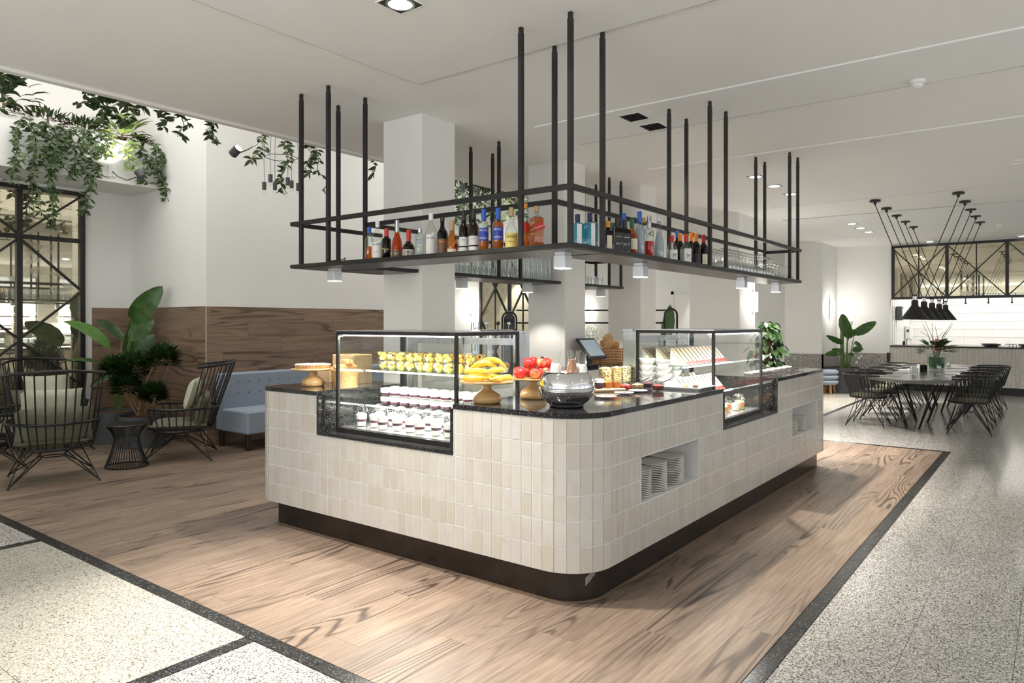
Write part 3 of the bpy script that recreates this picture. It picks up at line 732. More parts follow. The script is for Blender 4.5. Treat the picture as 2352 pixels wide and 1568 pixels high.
def dome_cup():
    t = thing('dome_cup', 'x', 'cup', (0, 0, 0))
    MB().lathe([(.030, 0), (.032, .002), (.042, .105), (.045, .107)], 16).build('cup', 'plastic_clear', t, 40)
    MB().lathe([(.0, .003), (.030, .004), (.0335, .035), (0, .036)], 14).build('cream_layer', 'cream', t, 40)
    MB().lathe([(.0337, .036), (.0355, .052), (0, .053)], 14).build('berry_layer', 'berry', t, 40)
    MB().lathe([(.0357, .053), (.039, .085), (.02, .098), (0, .102)], 14).build('cream_top', 'cream', t, 40)
    MB().lathe([(.046, .107), (.046, .112), (.042, .118), (.038, .135), (.028, .148), (.014, .155), (.009, .156)], 16).build('dome_lid', 'plastic_clear', t, 40)
    return t
fc = [fruit_cup(3), fruit_cup(8), fruit_cup(21)]; used = [False]*3
zt = .764+.442; k = 0
for layer in range(2):
    for rw, x in enumerate((3.70, 3.82)):
        for i in range(10):
            y = 4.045-.096*i; j = (i*2+rw+layer) % 3
            lb = 'fruit salad cup with clear lid on the glass shelf, %s layer, %s row' % (('lower', 'upper')[layer], ('front', 'back')[rw])
            p = (x+rnd.uniform(-.004, .004), y, zt+.0655*layer)
            if not used[j]: used[j] = True; o = fc[j]; o.location = p; o['label'] = lb; o['group'] = 'fruit cups, '+lb[-22:]
            else: o = dup(fc[j], p, rnd.uniform(0, 6), lb, 'fruit cups, '+lb[-22:])
dc = dessert_cup(); first = True; zm = .764+.181
for layer in range(2):
    for rw, x in enumerate((3.69, 3.81)):
        for i in range(9):
            y = 4.0-.102*i; p = (x, y+.03*rw, zm+.0645*layer)
            lb = 'cream and berry dessert cup on the lower glass shelf, %s layer, %s row' % (('bottom', 'top')[layer], ('front', 'back')[rw])
            if first: first = False; dc.location = p; dc['label'] = lb; dc['group'] = 'dessert cups '+lb[-22:]
            else: dup(dc, p, rnd.uniform(0, 6), lb, 'dessert cups '+lb[-22:])
dm = dome_cup(); first = True; zd = .764+.0355
for rw, (x, n, y0) in enumerate(((3.47, 8, 4.02), (3.60, 8, 3.97))):
    for i in range(n):
        p = (x+.02*math.sin(i*2.2), y0-.122*i, zd); lb = 'dome-lidded parfait cup in the %s row on the case floor' % ('front', 'back')[rw]
        if first: first = False; dm.location = p; dm['label'] = lb; dm['group'] = lb
        else: dup(dm, p, rnd.uniform(0, 6), lb, lb)
# muffins at the near back corner of the top shelf
for i in range(5):
    t = thing('muffin', 'brown muffin in a paper case at the near end of the top shelf', 'muffin', (3.93-.005*i, 3.06+.085*i, zt), 0, 'muffins')
    MB().lathe([(.024, 0), (.034, .035)], 12).build('paper_case', 'lab_cream', t)
    MB().lathe([(.034, .034), (.042, .042), (.040, .056), (.026, .068), (0, .073)], 12).build('top', 'bread', t, 60)

# ------------------------------------------------------------------ sandwich packs in the right case
mat('carton_grey', (.50, .51, .50), .5)
def sandwich(kind):
    t = thing('sandwich_pack', 'x', 'sandwich', (0, 0, 0)); w_, d_, hh = .068, .118, .135
    tri = [(d_/2, 0), (d_/2, hh), (-d_/2, 0)]
    vs = [(-w_/2, y, z) for y, z in tri]+[(w_/2, y, z) for y, z in tri]
    MB().add(vs, [(2, 1, 0), (3, 4, 5), (0, 1, 4, 3), (2, 0, 3, 5)]).build('carton', 'carton_grey', t)
    sl = Vector((0, -d_, -hh)).normalized(); nr = Vector((0, -hh, d_)).normalized()
    def bandq(s0, s1, x0, x1, off, m, nm):
        ln = math.hypot(d_, hh); top = Vector((0, d_/2, hh))
        a = top+sl*ln*s0+nr*off; c = top+sl*ln*s1+nr*off
        MB().add([(x0, a.y, a.z), (x1, a.y, a.z), (x1, c.y, c.z), (x0, c.y, c.z)], [(3, 2, 1, 0)]).build(nm, m, t)
    bandq(.04, .80, -.028, .028, .0008, 'bread_face' if kind < 2 else 'bread_face2', 'filling')
    bandq(.82, .98, -w_/2, w_/2, .0006, 'lime' if kind == 0 else 'lab_red', 'label_strip')
    if kind == 0:                                     # green outline emblem on the near side
        pts = [(-.030, .030), (-.012, .012), (.008, .030), (.030, .045), (.022, .060), (.030, .078), (.012, .088), (-.004, .078), (-.008, .060), (-.024, .052)]
        b_ = MB(); q3 = [(-w_/2-.0006, y+.022, z-.004) for y, z in pts]
        b_.tube(q3, .0022, 4, closed=True); b_.build('emblem', 'lime', t)
    return t
def strips(nm, stops, sc):
    m, nt, b_ = newmat(nm); wv = N(nt, 'ShaderNodeTexWave', i_Scale=sc, i_Distortion=2.0); wv.bands_direction = 'X'
    L(nt, coords(nt), wv.inputs['Vector']); L(nt, ramp(nt, wv.outputs[0], stops), b_.inputs['Base Color'])
strips('bread_face', [(0, (.60, .52, .36)), (.35, (.62, .52, .30)), (.5, (.16, .30, .04)), (.65, (.50, .08, .04)), (.85, (.62, .55, .38))], 9)
strips('bread_face2', [(0, (.60, .56, .46)), (.4, (.55, .42, .22)), (.55, (.45, .04, .03)), (.8, (.62, .58, .50))], 9)
sp = [sandwich(0), sandwich(1), sandwich(2)]; used = [False]*3
def sw(kind, p, lb):
    if not used[kind]: used[kind] = True; o = sp[kind]; o.location = p; o['label'] = lb; o['group'] = lb
    else: dup(sp[kind], p, 0, lb, lb)
zt = .766+.447; zm = .766+.201
for c_, y in enumerate((2.63, 2.505, 2.38)):
    for i in range(12):
        kd = 0 if i == 0 else (1 if c_ < 2 else (1 if i < 6 else 2))
        sw(kd, (5.315+.078*i, y, zt), ('wedge sandwich carton with a green outline emblem, first in its row' if kd == 0 else 'wedge sandwich pack on the upper shelf of the sandwich case, %s row' % ('rear', 'middle', 'front')[c_]))
for c_, y in enumerate((2.58, 2.40)):
    for i in range(12): sw(2, (5.32+.078*i, y, zm), 'red-striped sandwich pack on the lower shelf, %s row' % ('rear', 'front')[c_])
for i in range(9):
    x = 5.40+.105*i; y = 2.20+.03*math.sin(i*1.7)
    t = thing('snack_pot', 'clear snack pot with an orange paper label on the case floor', 'snack pot', (x, y, .766+.0355), .3*math.sin(i), 'snack pots')
    MB().lathe([(.030, 0), (.042, .085), (.044, .088)], 12).build('pot', 'plastic_clear', t, 40)
    MB().lathe([(0, .004), (.029, .005), (.037, .062), (0, .068)], 10).build('salad', 'fruit_green' if i % 3 else 'cream', t, 40)
    MB().lathe([(.0335, .020), (.0395, .058)], 12).build('label', 'orange_label' if i % 2 else 'lab_white', t, 40)
    MB().sph((0, 0, .105), .040, 8, 5, (1, 1, .6)).build('crumpled_lid', 'plastic_clear', t)
# ================================================================== hanging rack
SZ0, SZ1, RZ0, RZ1 = 1.987, 2.016, 2.325, 2.357
rack = thing('hanging_rack', 'black steel bottle rack hung from the ceiling above the counter', 'rack', (0, 0, 0))
OX, OY, EX, EY, IX, IY = 3.478, 2.217, 8.157, 4.89, 3.89, 2.61
def shelf(x0, x1, y0, y1, nm='shelf'):
    s_ = MB().cbox(x0, x1, y0, y1, SZ0, SZ1, .002).build(nm, 'black_steel', rack)
    MB().box(x0+.02, x1-.02, y0+.02, y1-.02, SZ0-.003, SZ0).build('underside', 'graphite_shelf', s_)
shelf(OX, IX, OY, EY); shelf(IX+.0005, EX, OY, IY); shelf(IX+.0005, 4.447, 4.41, EY); shelf(4.887, 6.70, 4.41, EY); shelf(7.14, EX, 4.41, EY)
def bar(x0, x1, y0, y1): MB().cbox(x0, x1, y0, y1, RZ0, RZ1, .002).build('rail', 'black_steel', rack)
r_ = .03
bar(OX, OX+r_, OY, EY); bar(OX+r_, EX, OY, OY+r_); bar(EX-r_, EX, OY+r_, IY); bar(IX-r_, EX-r_, IY-r_, IY); bar(IX-r_, IX, IY, 4.41+r_)
bar(OX+r_, 4.447, EY-r_, EY); bar(IX, 4.447, 4.41, 4.41+r_); bar(4.887, 6.70, 4.41, 4.41+r_); bar(4.887, 6.70, EY-r_, EY); bar(7.14, EX, 4.41, 4.41+r_); bar(7.14, EX, EY-r_, EY); bar(EX-r_, EX, 4.41+r_, EY-r_)
pm_ = MB().cbox(-.0145, .0145, -.0145, .0145, SZ1, CEIL-.035, .0015).build('post', 'black_steel'); pme = pm_.data; bpy.data.objects.remove(pm_)
s1 = MB().box(-.0115, .0115, -.0115, .0115, CEIL-.035, CEIL+.013).build('sleeve', 'black_steel'); sme = s1.data; bpy.data.objects.remove(s1)
b1 = MB().cyl((-.019, 0, CEIL-.09), (.019, 0, CEIL-.09), .004, None, 6).cyl((0, -.021, CEIL-.10), (0, .021, CEIL-.10), .0045, None, 6).build('bolt', 'black_steel'); bme = b1.data; bpy.data.objects.remove(b1)
for xs, ys in (((3.495, 3.862), (2.236, 2.593)), ((3.495, 3.862), (4.43, 4.765)), ((5.59, 5.945), (2.236, 2.593)), ((7.78, 8.078), (2.236, 2.593)), ((5.60, 5.96), (4.43, 4.80)), ((7.82, 8.12), (4.43, 4.80))):
    for x in xs:
        for y in ys:
            o = link('post', pme, rack, (x, y, 0)); link('sleeve', sme, o); link('bolt', bme, o)
for i, (x, y, lb) in enumerate(((3.68, 4.584, 'at the left end of the rack'), (3.68, 2.41, 'at the front corner of the rack'), (4.71, 2.41, 'just right of the front corner, above the fruit'), (6.82, 2.41, 'third along the right run of the rack'),
                                (7.88, 2.41, 'at the right end of the rack'), (5.23, 4.6, 'under the back shelf beside the thick white column'), (6.32, 4.6, 'under the back shelf near the second column'), (7.90, 4.6, 'under the farthest piece of back shelf'))):
    t = thing('rack_spotlight', 'grey cube spotlight '+lb, 'light', (x, y, 1.882), 0, 'cube spotlights')
    MB().cbox(-.042, .042, -.042, .042, .004, .082, .002).build('cube', 'alu', t)
    MB().box(-.036, .036, -.036, .036, .082, .102).build('mount', 'alu', t)
    MB().box(-.039, .039, -.039, .039, .0, .006).build('lens', 'lamp_emit', t)
    lamp('SPOT', 'rack_lamp', (x, y, 1.872), (45, 55, 115, 150, 150, 22, 22, 22)[i], (1, .93, .83), .022, angle=104, blend=.45)

# ------------------------------------------------------------------ bottles
def bottle(x, y, H, R, label, glass, liq, fill, cap, capm, shoulder=.62, neck=.30, lab=None, sq=False, extra=None, rz=0.0):
    """H height, R body radius; shoulder, neck: heights (fractions of H) where the body ends and the neck begins"""
    t = thing('bottle', label, 'bottle', (x, y, SZ1), rz, 'bottles on the rack')
    n = 4 if sq else 16; k = 1.28 if sq else 1
    hs, hn = H*shoulder, H*(1-neck*.75); rn = .0145
    prof = [(R*.9*k, 0), (R*k, .006), (R*k, hs), (R*.86*k, hs+(hn-hs)*.35), (R*.5*k, hs+(hn-hs)*.72), (rn, hn), (rn, H-.006)]
    b = MB().lathe(prof, n)
    o = b.build('glass_body', glass, t, 50)
    if sq: o.rotation_euler = (0, 0, PI/4)
    if liq:
        zf = H*fill; pl_ = [(0, .007)]+[(max(.004, r-.003), z+.002) for r, z in prof if z < zf-.004]
        rr = next((prof[i][0]+(prof[i+1][0]-prof[i][0])*(zf-prof[i][1])/(prof[i+1][1]-prof[i][1]) for i in range(len(prof)-1) if prof[i][1] <= zf < prof[i+1][1]), rn)
        pl_ += [(max(.003, rr-.003), zf), (0, zf)]
        l_ = MB().lathe(pl_, n).build('liquid', liq, t, 50)
        if sq: l_.rotation_euler = (0, 0, PI/4)
    ch = H*cap
    MB().lathe([(rn+.0015, H-ch), (rn+.002, H), (rn, H+.001), (0, H+.001)], 12).build('cap', capm, t, 40)
    for (m, z0, z1, half) in (lab or []):
        if sq:
            MB().box(-R*.86*half, R*.86*half, -R*.91-.0012, -R*.91, H*z0, H*z1).build('label', m, t)
        else:
            nn = 10; vs = []; fs = []
            for i in range(nn+1):
                a = (-1+2*i/nn)*half*PI/2; vs += [((R+.0008)*math.sin(a), -(R+.0008)*math.cos(a), H*z0), ((R+.0008)*math.sin(a), -(R+.0008)*math.cos(a), H*z1)]
            for i in range(nn): fs.append((2*i, 2*i+2, 2*i+3, 2*i+1))
            MB().add(vs, fs).build('label', m, t, 60)
    for (txt, sz, m, z, sx) in (extra or []):
        text(txt, sz, m, t, (0, (0 if not sq else -R*.91-.002), H*z), bend=None if sq else R+.0016, sx=sx)
    return t
A1 = math.radians(-52.7)                        # labels turned to face the room corner
def BL(u, v, x=3.66, R=.038, **kw):
    p = at(u, v, x=x); return bottle(x, p.y, min(.34, p.z-SZ1), R, rz=A1+kw.pop('tw', 0), **kw)
def BR(u, v, y=2.40, R=.038, **kw):
    p = at(u, v, y=y); return bottle(p.x, y, min(.345, p.z-SZ1), R, rz=A1+kw.pop('tw', .25), **kw)
BL(848, 522, x=3.72, R=.034, label='clear bottle with blue cap, leftmost on the rack', glass='bottle_clear', liq='liq_amber', fill=.45, cap=.16, capm='cap_blue')
BL(867, 507.5, R=.043, label='clear rum bottle with a white label and white cap beside the left posts', glass='bottle_clear', liq='liq_clear', fill=.55, cap=.16, capm='cap_white', lab=[('lab_white', .08, .46, .75)], extra=[('BACARDI', .021, 'ink', .40, .8), ('Carta Blanca', .010, 'lab_red', .22, 1)])
BL(887.7, 525, R=.036, label='dark red liqueur bottle with gold script and red cap', glass='bottle_dark', liq='liq_red', fill=.35, cap=.28, capm='cap_red', extra=[('Maria', .026, 'ink_gold', .34, 1)])
BL(912, 506, R=.040, label='tapering amber brandy bottle with a brown label and silver neck', glass='bottle_amber', liq='liq_amber', fill=.80, cap=.34, capm='steel_brushed', shoulder=.34, neck=.36, lab=[('lab_brown', .03, .22, .6)], extra=[('REMY', .014, 'ink_white', .14, 1)])
BL(938.6, 528, R=.046, label='squat red-brown liqueur bottle with a red sealed neck', glass='bottle_brown', liq='liq_red', fill=.5, cap=.52, capm='cap_red', shoulder=.36, neck=.52, lab=[('lab_white', .03, .30, .62), ('lab_brown', .06, .27, .56)], extra=[('Grand', .016, 'ink_white', .15, 1)])
BL(964.5, 525, R=.034, label='short clear vodka bottle with blue lettering and silver cap', glass='bottle_clear', liq='liq_clear', fill=.7, cap=.14, capm='steel_brushed', shoulder=.74, neck=.2, extra=[('ABSOLUT', .017, 'ink_blue', .60, .85), ('VODKA', .017, 'ink_blue', .50, .85)])
BL(990, 490, R=.042, label='tall clear rum bottle with white cap, tallest on the left run', glass='bottle_clear', liq='liq_clear', fill=.4, cap=.16, capm='cap_white', shoulder=.58, neck=.3, lab=[('lab_white', .05, .50, .55)], extra=[('BACARDI', .018, 'ink', .42, .8)])
BL(1016, 500, R=.040, label='dark brown cream liqueur bottle with a red and gold label', glass='bottle_dark', liq='liq_brown', fill=.8, cap=.10, capm='cap_black', shoulder=.55, lab=[('lab_brown', .06, .44, .7), ('lab_red', .32, .40, .72)], extra=[('BAILEYS', .014, 'ink_gold', .36, .9)])
BL(1038.6, 506, R=.042, label='round amber liqueur bottle with a red seal and gold cap', glass='bottle_amber', liq='liq_amber', fill=.22, cap=.30, capm='cap_cork', shoulder=.36, neck=.42, lab=[('lab_cream', .03, .17, .5)])
BL(1065.5, 487, R=.034, label='brown bottle with two white labels, left of the pair', glass='bottle_brown', liq='liq_brown', fill=.45, cap=.20, capm='cap_black', shoulder=.60, lab=[('lab_white', .02, .155, .85), ('lab_white', .185, .40, .85)], extra=[('SAN S', .012, 'ink', .33, 1)])
BL(1088, 483, R=.034, label='brown bottle with two white labels, right of the pair', glass='bottle_brown', liq='liq_brown', fill=.45, cap=.20, capm='cap_black', shoulder=.60, lab=[('lab_white', .02, .155, .85), ('lab_white', .185, .40, .85)], extra=[('SAN S', .012, 'ink', .33, 1)])
BL(1111, 480.6, R=.037, label='nearly empty rum bottle with a blue label and blue cap', glass='bottle_clear', liq='liq_amber', fill=.27, cap=.26, capm='cap_blue', shoulder=.62, lab=[('lab_blue', .26, .56, .62)], extra=[('BRUGAL', .018, 'ink_white', .50, .9), ('AÑEJO', .020, 'ink_white', .32, 1)])
BL(1144, 478, R=.037, label='full amber rum bottle with a blue label and blue cap', glass='bottle_clear', liq='liq_amber', fill=.68, cap=.26, capm='cap_blue', shoulder=.62, lab=[('lab_blue', .26, .56, .62)], extra=[('BRUGAL', .018, 'ink_white', .50, .9), ('AÑEJO', .020, 'ink_white', .32, 1)])
BL(1174.6, 477, R=.041, label='clear bottle with a large yellow label and gold cap', glass='bottle_clear', liq='liq_clear', fill=.34, cap=.20, capm='cap_cork', shoulder=.42, neck=.42, lab=[('lab_yellow', .03, .40, .8)], extra=[('BARNA', .024, 'ink', .31, .85), ('Liquore', .013, 'ink', .20, 1)])
BL(1206, 468, x=3.70, R=.037, label='whisky bottle with a red band, half hidden behind the rack post', glass='bottle_clear', liq='liq_amber', fill=.45, cap=.10, capm='cap_orange', shoulder=.66, lab=[('lab_red', .40, .58, .9)])
t_ = BL(1232.6, 473.6, R=.037, label='square whisky bottle with a slanted red label, nearest the front corner', glass='bottle_clear', liq='liq_amber', fill=.74, cap=.14, capm='cap_cork', shoulder=.70, neck=.30, sq=True, tw=.5)
o_ = MB().box(-.036, .036, -.0365, -.0345, -.022, .022).build('label', 'lab_red', t_, None, (0, 0, .135), (0, -.36, 0)); text('Red Label', .017, 'ink_white', t_, (0, -.0375, .135), (PI/2, -.36, 0))
# right run
BR(1326.8, 492.7, y=2.43, R=.036, label='blue gin bottle tucked behind the front corner post', glass='bottle_blue', liq='liq_blue', fill=.7, cap=.20, capm='cap_navy', shoulder=.70, neck=.26, sq=True, lab=[('lab_white', .05, .72, .5)])
BR(1355, 489.6, R=.042, label='wide blue gin bottle with a pale oval label, right of the front corner', glass='bottle_blue', liq='liq_blue', fill=.7, cap=.20, capm='cap_navy', shoulder=.70, neck=.26, sq=True, lab=[('lab_white', .05, .72, .42)], tw=.45)
BR(1396, 508, R=.034, label='brown orange-liqueur bottle with an orange cap', glass='bottle_brown', liq='liq_amber', fill=.6, cap=.20, capm='cap_orange', sq=True, shoulder=.7, lab=[('lab_cream', .04, .55, .6)])
BR(1409, 512, y=2.47, R=.034, label='brown bottle with a beige label and green cap, behind the orange cap', glass='bottle_brown', liq='liq_brown', fill=.6, cap=.16, capm='cap_green', sq=True, shoulder=.7, lab=[('lab_cream', .04, .5, .6)])
BR(1418, 501, R=.036, label='square whiskey bottle with a black label, left of the pair', glass='bottle_brown', liq='liq_brown', fill=.62, cap=.24, capm='cap_black', sq=True, shoulder=.66, lab=[('lab_black', .03, .60, .95), ('lab_white', .10, .12, .8), ('lab_white', .48, .50, .8)], extra=[('No 7', .022, 'ink_white', .30, 1)])
BR(1435, 504, y=2.38, R=.036, label='square whiskey bottle with a black label, right of the pair', glass='bottle_brown', liq='liq_brown', fill=.62, cap=.24, capm='cap_black', sq=True, shoulder=.66, lab=[('lab_black', .03, .60, .95), ('lab_white', .10, .12, .8), ('lab_white', .48, .50, .8)], extra=[('No 7', .022, 'ink_white', .30, 1)])
BR(1433, 490, y=2.51, R=.034, label='frosted bottle with a tall blue cap in the back row', glass='bottle_frost', liq='frost', fill=.6, cap=.28, capm='cap_blue')
BR(1451.5, 503, R=.040, label='amber whisky bottle with a yellow label and green cap', glass='bottle_amber', liq='liq_amber', fill=.60, cap=.22, capm='cap_green', shoulder=.5, lab=[('lab_cream', .20, .48, .55)])
BR(1457, 500, y=2.52, R=.034, label='clear bottle with a dark cap behind the yellow-label whisky', glass='bottle_clear', liq='liq_clear', fill=.5, cap=.12, capm='cap_black')
BR(1469, 486, R=.036, label='frosted vodka bottle with a blue cap and violet lettering', glass='bottle_frost', liq='frost', fill=.64, cap=.24, capm='cap_blue', shoulder=.55, extra=[('GREY GOOSE', .013, 'ink_blue', .30, .9)])
BR(1478, 500, y=2.50, R=.030, label='slim clear bottle behind the frosted vodka', glass='bottle_frost', liq='frost', fill=.5, cap=.12, capm='cap_cork')
BR(1491, 495.6, R=.036, label='clear and bright red liqueur bottle with a silver neck', glass='bottle_clear', liq='liq_red', fill=.42, cap=.30, capm='steel_brushed', shoulder=.66, neck=.34, extra=[('42', .05, 'ink', .58, 1)])
BR(1513.5, 498, R=.037, label='slim frosted white bottle, last of the tall bottles on the right run', glass='bottle_frost', liq='frost', fill=.66, cap=.10, capm='cap_white', shoulder=.30, neck=.3, extra=[('PEACH', .012, 'ink', .10, 1)])
BR(1543.4, 541, R=.044, label='low clear liqueur bottle with a red cap and white label, left one', glass='bottle_clear', liq='liq_clear', fill=.5, cap=.24, capm='cap_red', shoulder=.5, lab=[('lab_white', .04, .48, .5)], extra=[('M', .05, 'ink', .26, .7)])
BR(1575.5, 538, R=.044, label='low clear liqueur bottle with a red cap and white label, right one', glass='bottle_clear', liq='liq_clear', fill=.5, cap=.24, capm='cap_red', shoulder=.5, lab=[('lab_white', .04, .52, .5)], extra=[('M', .05, 'ink', .26, .7)], y=2.36)
BR(1556, 531, y=2.48, R=.034, label='dark patterned bottle with a blue cap behind the left red-capped liqueur', glass='bottle_dark', liq='liq_brown', fill=.6, cap=.2, capm='cap_blue')
BR(1562, 536, y=2.44, R=.036, label='wine bottle with an orange cap between the two red-capped liqueurs', glass='bottle_dark', liq='liq_darkred', fill=.6, cap=.24, capm='cap_orange')
BR(1587, 535, y=2.46, R=.036, label='wine bottle with an orange cap just right of the red-capped liqueurs', glass='bottle_dark', liq='liq_darkred', fill=.6, cap=.24, capm='cap_orange')
BR(1599, 536, R=.036, label='wine bottle with an orange cap and dark label next to the red-capped wine', glass='bottle_dark', liq='liq_darkred', fill=.6, cap=.24, capm='cap_orange', lab=[('lab_black', .08, .4, .8), ('lab_white', .03, .08, .5)])
BR(1616, 539, R=.034, label='wine bottle with a wine-red cap, last before the glasses', glass='bottle_dark', liq='liq_darkred', fill=.6, cap=.24, capm='cap_wine', lab=[('lab_cream', .12, .42, .5)])
# ------------------------------------------------------------------ glasses
def stem_glass():
    t = thing('wine_glass', 'x', 'glass', (0, 0, 0))
    MB().lathe([(.036, 0), (.041, .03), (.040, .055), (.026, .080), (.006, .092), (.004, .10), (.004, .165), (.008, .172), (.034, .178), (.034, .180), (.0, .181)], 14).build('upturned_glass', 'glass_rack', t, 50)
    return t
def cone_glass():
    t = thing('cocktail_glass', 'x', 'glass', (0, 0, 0))
    MB().lathe([(.050, 0), (.048, .004), (.006, .070), (.004, .078), (.004, .128), (.010, .134), (.036, .138), (.036, .140), (0, .141)], 14).build('upturned_glass', 'glass_rack', t, 50)
    return t
def tumbler(h):
    t = thing('tumbler', 'x', 'glass', (0, 0, 0))
    MB().lathe([(0, .008), (.028, .008), (.029, 0), (.034, h), (.032, h), (.027, .012)], 12).build('glass_body', 'glass_rack', t, 50)
    return t
sg = stem_glass(); first = True
for rw, y in enumerate((2.29, 2.385, 2.48, 2.565)):
    for i in range(15):
        x = 6.03+.0925*i
        lb = 'upside-down wine glass in the %s row at the right end of the rack' % ('front', 'second', 'third', 'back')[rw]
        if abs(x-5.945) < .06: continue
        if first: first = False; sg.location = (x, y, SZ1); sg['label'] = lb; sg['group'] = lb
        else: dup(sg, (x, y, SZ1), 0, lb, lb)
cg = cone_glass(); first = True
for rw, y in enumerate((2.30, 2.41, 2.52)):
    for i in range(6):
        x = 7.44+.108*i
        if i == 5 and rw == 0 or (abs(x-7.78) < .06 and rw != 1): x += .05 if rw else .02
        if abs(x-7.78) < .04 and rw == 0: continue
        lb = 'upside-down cocktail glass beside the wine glasses, %s row' % ('front', 'middle', 'back')[rw]
        if first: first = False; cg.location = (x, y, SZ1); cg['label'] = lb; cg['group'] = lb
        else: dup(cg, (x, y, SZ1), 0, lb, lb)
tb = tumbler(.105); tl = tumbler(.135); f1 = f2 = True
def putg(o, fl, p, lb):
    if fl: o.location = p; o['label'] = lb; o['group'] = lb
    else: dup(o, p, 0, lb, lb)
for rw, y in enumerate((4.50, 4.585, 4.67)):
    for i in range(21):
        x = 4.96+.081*i
        if min(abs(x-5.6), abs(x-5.96)) < .05 and rw == 0: continue
        if i < 12:
            lb = 'tumbler on the back shelf, %s row of the left cluster' % ('front', 'middle', 'back')[rw]; putg(tb, f1, (x, y, SZ1), lb); f1 = False
            if rw < 2: dup(tb, (x, y, SZ1+.108), 0, 'tumbler stacked upon another on the back shelf, %s row' % ('front', 'middle')[rw], 'stacked tumblers %d' % rw)
        else:
            lb = 'tall beer glass on the back shelf, %s row' % ('front', 'middle', 'back')[rw]; putg(tl, f2, (x, y, SZ1), lb); f2 = False
            if rw < 2: dup(tl, (x, y, SZ1+.138), 0, 'tall beer glass stacked upon another, %s row' % ('front', 'middle')[rw], 'stacked beer glasses %d' % rw)
for rw, y in enumerate((4.50, 4.6)):
    for i in range(9):
        x = 7.20+.085*i
        if abs(x-7.82) < .06 and rw == 0: continue
        lb = 'cut-glass tumbler on the farthest piece of back shelf, %s row' % ('front', 'back')[rw]
        dup(tb, (x, y, SZ1), 0, lb, lb)
t = thing('glass_carafe', 'clear carafe at the left end of the farthest back shelf', 'carafe', (7.22, 4.53, SZ1))
MB().lathe([(0, .006), (.040, .004), (.045, .05), (.030, .14), (.024, .19), (.034, .23)], 14).build('body', 'glass_rack', t, 50)
# small transformer on the shelf
t = thing('transformer', 'small black transformer with a looped cable lying on the rack', 'transformer', (3.60, 4.50, SZ1))
MB().cbox(-.03, .03, -.06, .06, 0, .022, .003).build('box', 'black_plastic', t)
MB().tube([(0, -.06, .015), (.02, -.10, .03), (0, -.14, .035), (-.02, -.16, .01)], .004, 6).build('cable', 'cap_black', t, 60)
# ================================================================== things on the worktop
T = 1.055
def cake_stand(x, y, label):
    t = thing('cake_stand', label, 'cake stand', (x, y, T), rnd.uniform(0, 6), 'wooden cake stands')
    MB().lathe([(0, 0), (.078, 0), (.088, .012), (.090, .03), (.080, .052), (.052, .070), (.032, .084), (.026, .100), (.034, .114), (.06, .120)], 28).build('foot', 'acacia', t, 60)
    MB().lathe([(0, .119), (.06, .119), (.155, .124), (.168, .131), (.168, .137), (.155, .136), (0, .134)], 36).build('plate', 'acacia', t, 50)
    return t
cake_stand(3.52, 4.65, 'turned wooden cake stand holding the powdered tart'); cake_stand(3.42, 2.80, 'turned wooden cake stand holding the bananas'); cake_stand(3.81, 2.725, 'turned wooden cake stand holding the red apples')
tt = T+.1355
t = thing('tart', 'round brown tart dusted with powdered sugar on a cake stand', 'tart', (3.52, 4.65, tt))
MB().lathe([(0, 0), (.145, 0), (.145, .006), (0, .006)], 40).build('board', 'lab_cream', t)
b = MB(); pr_ = []; n = 72
for z, k in ((.006, 0), (.034, 1)):
    for i in range(n):
        a = 2*PI*i/n; r_ = .128+.010*k+(.004 if i % 2 else 0); pr_.append((r_*math.cos(a), r_*math.sin(a), z))
b.add(pr_, [(i, (i+1) % n, n+(i+1) % n, n+i) for i in range(n)]).build('crust', 'bread', t)
MB().lathe([(.138, .034), (.130, .038), (.05, .041), (0, .041)], 40).build('sugar_top', 'sugar', t, 60)
for k in range(3): MB().box(-.132, .132, -.001, .001, .039, .0415).build('slice_line', 'bread', t, None, None, (0, 0, k*PI/3+.2))
# bananas
noisy('banana_skin', (.72, .48, .04), (.82, .60, .08), 12, .45); mat('banana_tip', (.12, .09, .02), .7)
def banana_mesh():
    b = MB(); pts = []; R0 = .095; vs = []; n = 8; m = 11
    prof = [.005, .011, .0155, .0175, .018, .018, .0175, .016, .012, .006, .005]
    for i in range(m):
        a = -1.05+2.1*i/(m-1); c = Vector((R0*math.sin(a), 0, R0*(math.cos(a)-.45))); d = Vector((math.cos(a), 0, -math.sin(a))); u_ = Vector((math.sin(a), 0, math.cos(a)))
        for k in range(n):
            t = 2*PI*k/n+.2; vs.append(c+u_*math.cos(t)*prof[i]+Vector((0, 1, 0))*math.sin(t)*prof[i])
    fs = [(i*n+k, i*n+(k+1) % n, (i+1)*n+(k+1) % n, (i+1)*n+k) for i in range(m-1) for k in range(n)]+[tuple(range(n-1, -1, -1)), tuple(range((m-1)*n, m*n))]
    return b.add(vs, fs)
def put_banana(i, p, M3):
    t = thing('banana', 'x', 'banana', (0, 0, 0), 0, 'bananas on the wooden stand')
    t['label'] = 'yellow banana in the pile on the wooden stand'
    t.matrix_world = Matrix.Translation(p) @ M3.to_4x4()
    banana_mesh().build('skin', 'banana_skin', t, 40)
    e1 = Vector((.095*math.sin(1.05), 0, .095*(math.cos(1.05)-.45))); d1 = Vector((math.cos(1.05), 0, -math.sin(1.05)))
    MB().cyl(e1, e1+d1*.02, .005, .004, 6).build('stalk', 'banana_skin', t)
    e0 = Vector((-e1.x, 0, e1.z)); MB().cyl(e0, e0+Vector((-d1.x, 0, d1.z))*.004, .0055, .003, 6).build('tip', 'banana_tip', t)
bc_ = Vector((3.42, 2.80, tt)); vd = RT
